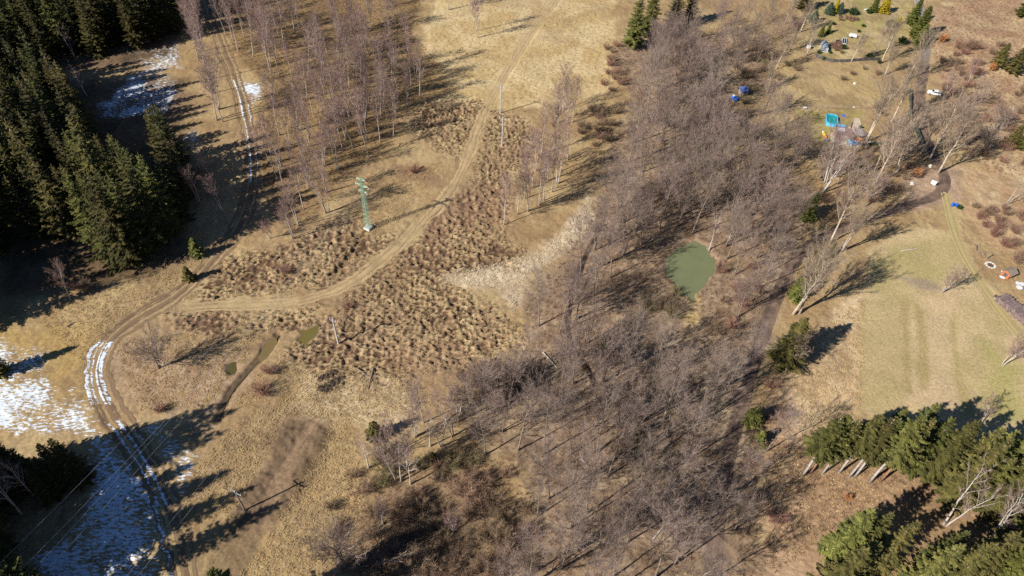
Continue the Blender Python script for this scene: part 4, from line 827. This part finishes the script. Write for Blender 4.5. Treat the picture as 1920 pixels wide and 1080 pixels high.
# small flat and white things in the pool garden
def slab(name, px, py, d, m, label, cat, rz=0, z=.0, extra=None):
    p = G(px, py); o = thing(name, label, cat, (p[0], p[1], zat(p[0], p[1])+z), rz); return o
o = slab('folded_mat', 1582, 218, 0, 0, 'blue mat lying on grass right of the pool', 'mat', .2); MB().box((0, 0, .08), (1.0, 1.2, .1), 0, 0, .95).box((.1, .1, .17), (.7, 1.0, .07), .06).obj('padding', blue_p, o)
def barrel(px, py, m, label, h=1.0, r=.38, group=None, lid=None):
    p = G(px, py); o = thing('barrel', label, 'barrel', (p[0], p[1], zat(p[0], p[1])), 0, group)
    t = np.linspace(0, 1, 7); MB().tube(np.c_[t*0, t*0, t*h], r*(.9+.1*np.sin(t*math.pi)), 12).obj('body', m, o, True)
    MB().cyl((0, 0, h-.01), r*.93, .06, 12).obj('lid', lid or m, o)
barrel(1374.5, 185.5, blue_p, 'blue barrel with white lid below the blue roofed shed', 1.2, .62, 'barrels', paint_w); barrel(1379.5, 189.5, blue_p, 'blue barrel right of the white lidded one', 1.1, .6, 'barrels')
barrel(1785, 386, blue_p, 'left dark blue barrel beside the wheel ruts', .95, .4, 'barrels'); barrel(1792.5, 387.5, blue_p, 'dark blue barrel between its twin and the small bush', .9, .38, 'barrels')
barrel(1612, 240.5, darkb, 'black barrel at the upper corner of the terrace', .9, .5, 'barrels'); barrel(1613.5, 251.5, darkb, 'black barrel in the middle of the terrace edge', .9, .5, 'barrels'); barrel(1618, 265, darkb, 'black barrel beside the tall twin tree', 1.1, .45, 'barrels'); barrel(1549, 266, blue_p, 'small blue barrel beside the kayak', .7, .4, 'barrels')
# terrace with hut, gazebo, stack
T_ = GP([(1556, 252), (1570, 240), (1598, 238), (1600, 222), (1612, 222), (1622, 262), (1624, 272), (1588, 278), (1560, 268)]); q = MB().prism(T_, -.1, .16); o = q.obj('terrace', lime); o['kind'] = 'structure'; o['label'] = 'pale paved terrace beside the pool'
p = G(1578, 258); o = thing('garden_hut', 'low mauve hut with a pale roof sheet on the terrace', 'hut', (p[0], p[1], .16), up(1578, 258))
MB().box((0, 0, 1.0), (4.4, 3.6, 2.0)).obj('wall', mauve, o); MB().box((0, 0, 2.08), (4.8, 4.0, .14)).obj('roof', mauve, o); MB().box((-.9, .7, 2.19), (2.2, 1.8, .06)).obj('roof_sheet', mat('pale_roof_sheet', (.62, .60, .60), .6, .15, 2), o); MB().box((.7, -1.83, .9), (.9, .06, 1.8)).obj('door', plank, o)
p = G(1607, 259); o = thing('gazebo', 'grey canvas gazebo with a pleated roof on the terrace', 'gazebo', (p[0], p[1], .16), rad(20))
q = MB(); n = 16; th = np.arange(n)*2*math.pi/n; rr = 2.1*np.where(np.arange(n) % 2, 1.0, .92); V = np.vstack([np.c_[rr*np.cos(th), rr*np.sin(th), np.where(np.arange(n) % 2, 1.9, 2.05)], [[0, 0, 3.0]]]); q.add(V, [(i, (i+1) % n, n) for i in range(n)]).obj('canopy', tarp_g, o)
for s in ((1, 1), (1, -1), (-1, 1), (-1, -1)): MB().bar((s[0]*1.35, s[1]*1.35, 0), (s[0]*1.35, s[1]*1.35, 2.05), .05).obj('leg', steel, o)
p = G(1599, 271); o = thing('covered_stack', 'stack under blue and white sheets in front of the gazebo', 'stack', (p[0], p[1], .1), up(1599, 271))
MB().lump((0, 0, .45), (1.6, .8, .75), 8, jag=.15).obj('blue_sheet', tarp_b, o); MB().lump((.35, .15, .85), (.75, .5, .45), 9, jag=.15).obj('white_sheet', paint_w, o); MB().box((-1.5, .35, .6), (.7, .8, 1.1), .2).obj('cyan_box', mat('cyan_plastic', (.04, .45, .50), .5, .2, 2), o)
p = G(1610, 266); o = thing('sunshade', 'orange sheet lying behind the blue covered stack', 'sheet', (p[0], p[1], .16), up(1610, 266)-.2); MB().lump((0, 0, .9), (1.2, .5, .35), 10, jag=.2).obj('sheet', orange, o)
o = thing('bench', 'blue grey bench along the top of the mauve hut', 'bench', tuple(G(1577, 240, .16)), up(1577, 240)); MB().box((0, 0, .45), (2.4, .5, .08)).obj('seat', mat('blue_grey_cloth', (.18, .26, .50), .7, .2, 2), o); MB().box((0, .3, .75), (2.4, .08, .6)).obj('backrest', lblue, o); [MB().box((s, 0, .2), (.08, .4, .42)).obj('leg', plank, o) for s in (-1.1, 1.1)]
def boulder(px, py, r, label, seed, m=stone, cat='boulder'):
    p = G(px, py); o = MB().lump((0, 0, r[2]*.5), r, seed, jag=.28).obj('boulder', m); o.location = (p[0], p[1], zat(p[0], p[1])-.05); tag(o, label, cat, 'boulders along the lane')
boulder(1628, 268, (.9, .7, .5), 'grey stone block at the foot of the twin tall tree', 1); boulder(1743.5, 312, (.55, .5, .6), 'pale boulder left of the tall tree at the lane bend', 2, mat('cream_stone', (.75, .68, .56), .9, .15, 1.5)); boulder(1710, 345, (.65, .55, .55), 'pale boulder left of the white board', 3); boulder(1682, 355, (.5, .45, .45), 'small pale boulder farthest left beside the lane', 4); boulder(1653, 368, (.7, .5, .5), 'tan boulder above the shaded lane', 5); boulder(1601, 201, (.3, .25, .25), 'small white stone at the wire fence', 6, paint_w); boulder(1602, 158, (.5, .35, .4), 'white stone on the garden field', 7, paint_w)
# fences
def fence(pts, h, m, label, name='fence', post=steel, dz=2.2, thick=.05, wires=False):
    P = GP(pts); c_ = P[0]; o = thing(name, label, 'fence', (c_[0], c_[1], 0)); seg = np.linalg.norm(np.diff(P, axis=0), axis=1); L = np.r_[0, np.cumsum(seg)]
    s = np.linspace(0, L[-1], max(2, int(L[-1]/dz)+1)); Q = np.c_[np.interp(s, L, P[:, 0]), np.interp(s, L, P[:, 1])]; zz = np.array([zat(*k) for k in Q])
    if wires:
        q = MB()
        for k in wires: q.tube(np.c_[Q-c_, zz+k], .025, 4)
        q.obj('wire', m, o)
    else:
        T = np.gradient(Q, axis=0); T /= np.linalg.norm(T, axis=1)[:, None]; N = np.c_[-T[:, 1], T[:, 0]]*thick/2
        A = np.vstack([np.c_[Q-N-c_, zz-.05], np.c_[Q-N-c_, zz+h], np.c_[Q+N-c_, zz+h], np.c_[Q+N-c_, zz-.05]]); n = len(Q); i = np.arange(n-1)
        MB().add(A, None, np.concatenate([np.stack([a*n+i, a*n+i+1, ((a+1) % 4)*n+i+1, ((a+1) % 4)*n+i], 1) for a in range(4)])).obj('panel', m, o)
    for k, z in zip(Q, zz): MB().bar((k[0]-c_[0], k[1]-c_[1], z-.2), (k[0]-c_[0], k[1]-c_[1], z+h+.08), .05, 5).obj('post', post, o)
fence([(1527, 104), (1533, 109), (1545, 113), (1560, 116), (1580, 117), (1600, 116), (1650, 112)], 1.1, darkb, 'dark curved board fence below the greenhouse', 'board_fence', plank)
fence([(1704, 172), (1705, 195), (1702, 216), (1710, 228), (1718, 250), (1727, 272)], 1.7, net, 'dark green mesh fence beside the lane', 'mesh_fence')
fence([(1600, 274), (1640, 272), (1685, 274), (1727, 272.5)], 1.0, net, 'low green mesh fence below the fenced plot', 'mesh_fence')
fence([(1470, 200), (1510, 201), (1550, 204), (1590, 205), (1640, 203)], 1.0, plank, 'thin wire fence above the swimming pool', 'wire_fence', plank, 3, wires=(.35, .65, .95))
# greenhouse
p = G(1545, 97); o = thing('greenhouse', 'small arched greenhouse with shiny clear cover', 'greenhouse', (p[0], p[1], 0), up(1545, 97))
n = 12; th = np.linspace(0, math.pi, n); arc = np.c_[1.15*np.cos(th), 1.0+1.1*np.sin(th)]; arc = np.vstack([[1.15, 0], arc, [-1.15, 0]]); k = len(arc); q = MB()
for y in (0, 4.2): q.add(np.c_[arc[:, 0], np.full(k, y), arc[:, 1]], None, None)
i = np.arange(k-1); q.Q.append(np.stack([i, i+1, i+k+1, i+k], 1)); q.mq.append(np.zeros(k-1)); q.obj('cover', poly_m, o)
q = MB()
for y in (0, 1.4, 2.8, 4.2): q.tube(np.c_[arc[:, 0]*1.01, np.full(k, y), arc[:, 1]*1.01], .04, 4)
q.obj('frame', steel, o); V = np.c_[arc[:, 0], np.full(k, .02), arc[:, 1]]; MB().add(np.vstack([V, [[0, .02, .9]]]), [(i, i+1, k) for i in range(k-1)]).obj('front_panel', poly_m, o); MB().box((0, -.03, .95), (.8, .04, 1.9)).obj('door', steel, o); MB().box((0, 2.1, .04), (2.6, 4.6, .1)).obj('base', stone, o)
# cold frame and soil bed
p = G(1582, 84); o = thing('cold_frame', 'white framed cold frame with dark panes beside a soil bed', 'cold frame', (p[0], p[1], 0), up(1582, 84, dx=2))
q = MB(); q.box((0, 0, .3), (1.5, .1, .6)); q.box((0, 4.4, .3), (1.5, .1, .6)); q.box((-.7, 2.2, .3), (.1, 4.3, .6)); q.box((.7, 2.2, .3), (.1, 4.3, .6)); q.box((0, 2.2, .59), (.12, 4.3, .07)); q.obj('frame', paint_w, o); MB().box((0, 2.2, .5), (1.3, 4.3, .06)).obj('pane', glass_d, o)
p = G(1573, 81); o = thing('raised_bed', 'low wooden bed of brown soil beside the cold frame', 'raised bed', (p[0], p[1], 0), up(1573, 81)); q = MB(); [q.box(c_, d) for c_, d in (((0, -2, .2), (2.4, .08, .4)), ((0, 2, .2), (2.4, .08, .4)), ((-1.2, 0, .2), (.08, 4, .4)), ((1.2, 0, .2), (.08, 4, .4)))]; q.obj('boards', plank, o); MB().box((0, 0, .15), (2.3, 3.9, .3)).obj('soil', soil, o)
# white box, tables, trailer
p = G(1515, 91); o = thing('water_tank', 'white water tank on a pallet under a thin tree left of the greenhouse', 'tank', (p[0], p[1], 0), .1); MB().box((0, 0, .85), (1.15, 1.1, 1.1), 0, 0, .95).obj('tank', paint_w, o); MB().box((0, 0, .15), (1.25, 1.2, .2)).obj('pallet', plank, o); MB().cyl((0, 0, 1.38), .2, .1, 10).obj('cap', rubber, o)
p = G(1598, 70); o = thing('trailer', 'white covered trailer parked on the garden grass', 'trailer', (p[0], p[1], .05), up(1598, 70)+rad(-4))
MB().box((0, 0, .85), (2.7, 1.3, .8), 0, 0, .9).obj('body', paint_w, o); MB().box((0, 0, .42), (2.9, 1.35, .1)).obj('chassis', steel, o); MB().bar((1.4, 0, .45), (2.3, 0, .45), .05).obj('drawbar', steel, o)
for s in (-.75, .75): MB().tube([(-.2, s-.08, .32), (-.2, s+.08, .32)], .32, 12).obj('wheel', rubber, o)
def table(px, py, label, sc=1.0, m=paint_w):
    p = G(px, py); o = thing('garden_table', label, 'table', (p[0], p[1], 0), .3, sc=sc); MB().box((0, 0, .74), (1.3, .9, .06)).obj('top', m, o); [MB().box((sx*.55, sy*.36, .36), (.06, .06, .72)).obj('leg', m, o) for sx in (1, -1) for sy in (1, -1)]
table(1622.5, 21, 'white garden table on the bright grass strip'); table(1602, 19, 'small white garden table behind the clipped bush', .8); table(1508, 205, 'small white table at the left end of the wire fence', .9)
# white car
a_, L_ = heading((1740, 173), (1760, 177)); p = G(1750, 177)
o = thing('parked_car', 'white car parked at the lane side below the brown slope', 'car', (p[0], p[1], zat(p[0], p[1])), a_+math.pi)
prof = [(-2.05, .3), (-2.1, .75), (-1.95, .95), (-1.65, 1.42), (-1.3, 1.5), (.2, 1.48), (.75, 1.0), (1.75, .88), (2.0, .7), (2.05, .3)]
q = MB(); n = len(prof); w = [.80, .84, .84, .66, .62, .62, .78, .80, .76, .74]
V = np.vstack([[(x, -b_, z) for (x, z), b_ in zip(prof, w)], [(x, b_, z) for (x, z), b_ in zip(prof, w)]]); i = np.arange(n); j = (i+1) % n
q.add(V, [(0, k, k+1) for k in range(1, n-1)]+[(n, n+k+1, n+k) for k in range(1, n-1)], np.stack([i, i+n, j+n, j], 1)); q.obj('body', paint_w, o)
q = MB()
for s in (1, -1): q.add([(-1.75, s*.80, .98), (-1.5, s*.705, 1.38), (.15, s*.69, 1.37), (.62, s*.79, 1.0)], None, [(0, 1, 2, 3) if s > 0 else (3, 2, 1, 0)])
q.obj('side_window', glass_d, o); MB().add([(.24, -.55, 1.43), (.24, .55, 1.43), (.73, .70, 1.04), (.73, -.70, 1.04)], None, [(0, 1, 2, 3)]).obj('windscreen', glass_d, o).location = (.02, 0, .02)
MB().add([(-1.97, -.68, 1.0), (-1.97, .68, 1.0), (-1.70, .56, 1.40), (-1.70, -.56, 1.40)], None, [(0, 1, 2, 3)]).obj('rear_window', glass_d, o).location = (-.02, 0, .01)
for x in (-1.3, 1.3):
    for s in (-.74, .74): wl = MB().tube([(x, s-.1, .31), (x, s+.1, .31)], .31, 14).obj('tyre', rubber, o); MB().tube([(x, s-.11, .31), (x, s+.11, .31)], .18, 10).obj('rim', steel, wl)
for s in (-.55, .55): MB().lump((2.0, s, .72), (.08, .16, .09), 1, jag=.05).obj('headlight', glass_d, o)
# white board near the lane
p = G(1748, 349); o = thing('notice_board', 'white leaning board on short posts beside the gravel bend', 'board', (p[0], p[1], 0), up(1748, 349))
V = np.array([(-.75, 0, .7), (.55, 0, .25), (.65, .0, 1.75), (-.85, 0, 1.95)]); V2 = V+np.array([0, .1, 0]); MB().add(np.vstack([V+np.array([0, -.3, 0])*0, V2]), None, [(0, 1, 2, 3), (7, 6, 5, 4), (0, 4, 5, 1), (1, 5, 6, 2), (2, 6, 7, 3), (3, 7, 4, 0)]).obj('panel', paint_w, o)
for x in (-.6, .45): MB().box((x, .14, .55), (.09, .08, 1.3)).obj('post', plank, o)
# blue roofed shed in the alders
p = G(1392, 178); o = thing('garden_shed', 'small shed with faded blue roof among alders above the blue barrels', 'shed', (p[0], p[1], 0), rad(15)); MB().box((0, 0, .9), (2.3, 1.8, 1.8)).obj('wall', plank, o); MB().add([(-1.4, -1.2, 1.75), (1.4, -1.2, 1.75), (1.4, 1.2, 2.3), (-1.4, 1.2, 2.3), (-1.4, -1.2, 1.85), (1.4, -1.2, 1.85), (1.4, 1.2, 2.4), (-1.4, 1.2, 2.4)], None, [(3, 2, 1, 0), (4, 5, 6, 7), (0, 1, 5, 4), (1, 2, 6, 5), (2, 3, 7, 6), (3, 0, 4, 7)]).obj('roof', mat('faded_blue_roof', (.12, .18, .45), .6, .2, 2), o); MB().box((.3, -.92, .8), (.7, .05, 1.6)).obj('door', darkb, o)
# little hut at the right
p = G(1888, 517); o = thing('garden_hut', 'little brown roofed hut with red front beside the thicket', 'hut', (p[0], p[1], zat(p[0], p[1])), rad(28))
MB().box((0, 0, .7), (2.6, 2.0, 1.4)).add([(-1.3, -1.0, 1.4), (-1.3, 1.0, 1.4), (-1.3, 0, 2.1)], [(0, 2, 1)]).add([(1.3, -1.0, 1.4), (1.3, 1.0, 1.4), (1.3, 0, 2.1)], [(0, 1, 2)]).obj('wall', brick, o)
q = MB()
for s in (1, -1): q.add([(-1.5, 0, 2.14), (1.5, 0, 2.14), (1.5, s*1.3, 1.24), (-1.5, s*1.3, 1.24), (-1.5, 0, 2.24), (1.5, 0, 2.24), (1.5, s*1.32, 1.34), (-1.5, s*1.32, 1.34)], None, [(0, 1, 2, 3), (7, 6, 5, 4), (3, 2, 6, 7), (0, 3, 7, 4), (1, 5, 6, 2)])
q.obj('roof', roofb, o); MB().box((-1.32, 0, .65), (.05, .8, 1.25)).obj('door', darkb, o)
def round_table(px, py, label, r=.75, h=.75):
    p = G(px, py); o = thing('round_table', label, 'table', (p[0], p[1], zat(p[0], p[1])), 0, 'white round tables'); MB().cyl((0, 0, h-.06), r, .07, 18).obj('top', paint_w, o); MB().cyl((0, 0, 0), .08, h, 8).obj('stem', steel, o); MB().cyl((0, 0, 0), .35, .05, 10).obj('foot', steel, o)
round_table(1878, 513.5, 'small white round table in front of the little hut', .48); round_table(1905, 535, 'left white round table at the right lawn edge', .55); round_table(1913.5, 537, 'right white round table at the right lawn edge', .6); round_table(1909, 542, 'white round table nearest the woodpile', .75, .5)
p = G(1879, 520); o = thing('plastic_sheet', 'crumpled white sheet on grass below the hut table', 'sheet', (p[0], p[1], zat(p[0], p[1])), -.5); MB().lump((0, 0, .1), (.75, .35, .16), 12, jag=.3).obj('folds', paint_w, o)
# woodpile
a_, L_ = heading((1878, 564), (1925, 604)); p = G(1903, 585); o = thing('woodpile', 'long pile of grey brown firewood at the right lawn edge', 'woodpile', (p[0], p[1], zat(p[0], p[1])), a_)
rg = np.random.RandomState(3); q = MB(); L2 = 9.0
for r in range(6):
    for k in range(int(L2/.27)):
        x = -L2/2+k*.27+rg.rand()*.1; ln = 1.5+.5*rg.rand(); yo = rg.randn()*.14; q.tube([(x, -ln+yo, .14+r*.22+rg.rand()*.04), (x+rg.randn()*.05, ln+yo, .14+r*.22+rg.rand()*.04)], .13+.02*rg.rand(), 6)
w_ = q.obj('logs', logm, o); w_['kind'] = 'stuff'
for s in (-1.2, 1.2): MB().box((0, s, .03), (9.2, .14, .1)).obj('rail', plank, o)
# slab, fire ring, bench, post
p = G(1869, 559); o = thing('step_slab', 'pale concrete slab with a dark box at the end of the woodpile', 'slab', (p[0], p[1], zat(p[0], p[1])), a_+.3); MB().box((.2, 0, .1), (1.3, 1.2, .2)).obj('slab', conc, o); MB().box((-.4, -.1, .36), (.7, .8, .35)).obj('box', darkb, o)
p = G(1857, 497.5); o = thing('fire_ring', 'ring of stones round a burnt patch below the thicket', 'fire pit', (p[0], p[1], zat(p[0], p[1])))
for k in range(11): t = k*.571; MB().lump((1.05*math.cos(t), 1.05*math.sin(t), .1), (.28+.06*(k % 3), .24, .2), k, jag=.2).obj('stone', stone, o)
MB().cyl((0, 0, -.1), .85, .14, 14).obj('ash', soil, o)
p = G(1849, 486); o = thing('post', 'thin grey post above the stone fire ring', 'post', (p[0], p[1], zat(p[0], p[1]))); MB().box((0, 0, .9), (.14, .14, 1.9)).obj('shaft', plank, o); MB().box((0, 0, 1.9), (.4, .3, .08)).obj('cap', plank, o)
for px, py, l, r in ((1829, 466, 'log bench left of the post above the fire ring', 1.2), (1838, 476, 'short log bench between post and meadow', -.4)):
    p = G(px, py); o = thing('log_bench', l, 'bench', (p[0], p[1], zat(p[0], p[1])), r, 'log benches'); MB().bar((-.9, 0, .42), (.9, 0, .42), .17, 8).obj('seat', mat('dark_log', (.22, .17, .14), .9, .3, 2), o); [MB().cyl((s, 0, 0), .14, .3, 8).obj('leg', plank, o) for s in (-.6, .6)]
# brush heap in the wet field and logs
p = G(622, 716); o = thing('brush_heap', 'dark round heap of muddy brush in the wet field', 'heap', (p[0], p[1], zat(p[0], p[1]))); rg = np.random.RandomState(5); q = MB()
for k in range(26): t = rg.rand()*6.28; r = 2.7*math.sqrt(rg.rand()); q.lump((r*math.cos(t), r*math.sin(t), .0), (.4+.4*rg.rand(), .4+.3*rg.rand(), .25+.35*rg.rand()), k, jag=.4, nu=7, nv=5)
q.obj('clods', mat('wet_peat', (.07, .05, .035), .9, .4, 3), o); q = MB()
for k in range(110): t = rg.rand()*6.28; r = 2.8*math.sqrt(rg.rand()); d = rg.randn(3)*np.array([.6, .6, .3]); c_ = np.array([r*math.cos(t), r*math.sin(t), .35]); q.bar(c_-d, c_+d, .03, 3)
q.obj('sticks', mat('dark_sticks', (.16, .11, .085), .9, .3, 2), o)
for px, py, ex, ey, l in ((1676, 1038, 1715, 1005, 'fallen pale log between the lower right spruces'), (125, 612, 140, 603, 'small heap of cut brush on the grass above the track bend'), (1225, 1010, 1250, 980, 'pale broken stem lying in the alder wood'), (1090, 860, 1104, 876, 'whitish fallen stem lying among the alders'), (1018, 660, 1045, 690, 'grey fallen stem at the left edge of the alder wood'), (700, 690, 690, 730, 'dark fallen branch beside the brush heap'), (668, 690, 690, 705, 'dark curved branch lying right of the brush heap'), (1690, 470, 1720, 466, 'thin pole lying on the upper lawn')):
    a, b_ = G(px, py, .25), G(ex, ey, .3); o = thing('fallen_log', l, 'log', (a[0], a[1], .1)); d = b_-a; MB().tube([(0, 0, .1), tuple(d*.5+np.array([0, 0, .15])), tuple(d+np.array([0, 0, .1]))], [.17, .14, .09], 7).obj('stem', M['birch_bark' if px > 1000 else 'alder_bark'], o); MB().bar(tuple(d*.6), tuple(d*.6+np.array([.5, .6, .5])), .04).obj('limb', M['alder_limb'], o)
LONG = sorted({o['label'] for o in COL.objects if o.get('label') and len(o['label'].split()) > 16}); print('LONG', LONG[:20])
print('COUNTS', COUNT, {k: len(v[1].polygons) for k, v in LIB.items()})
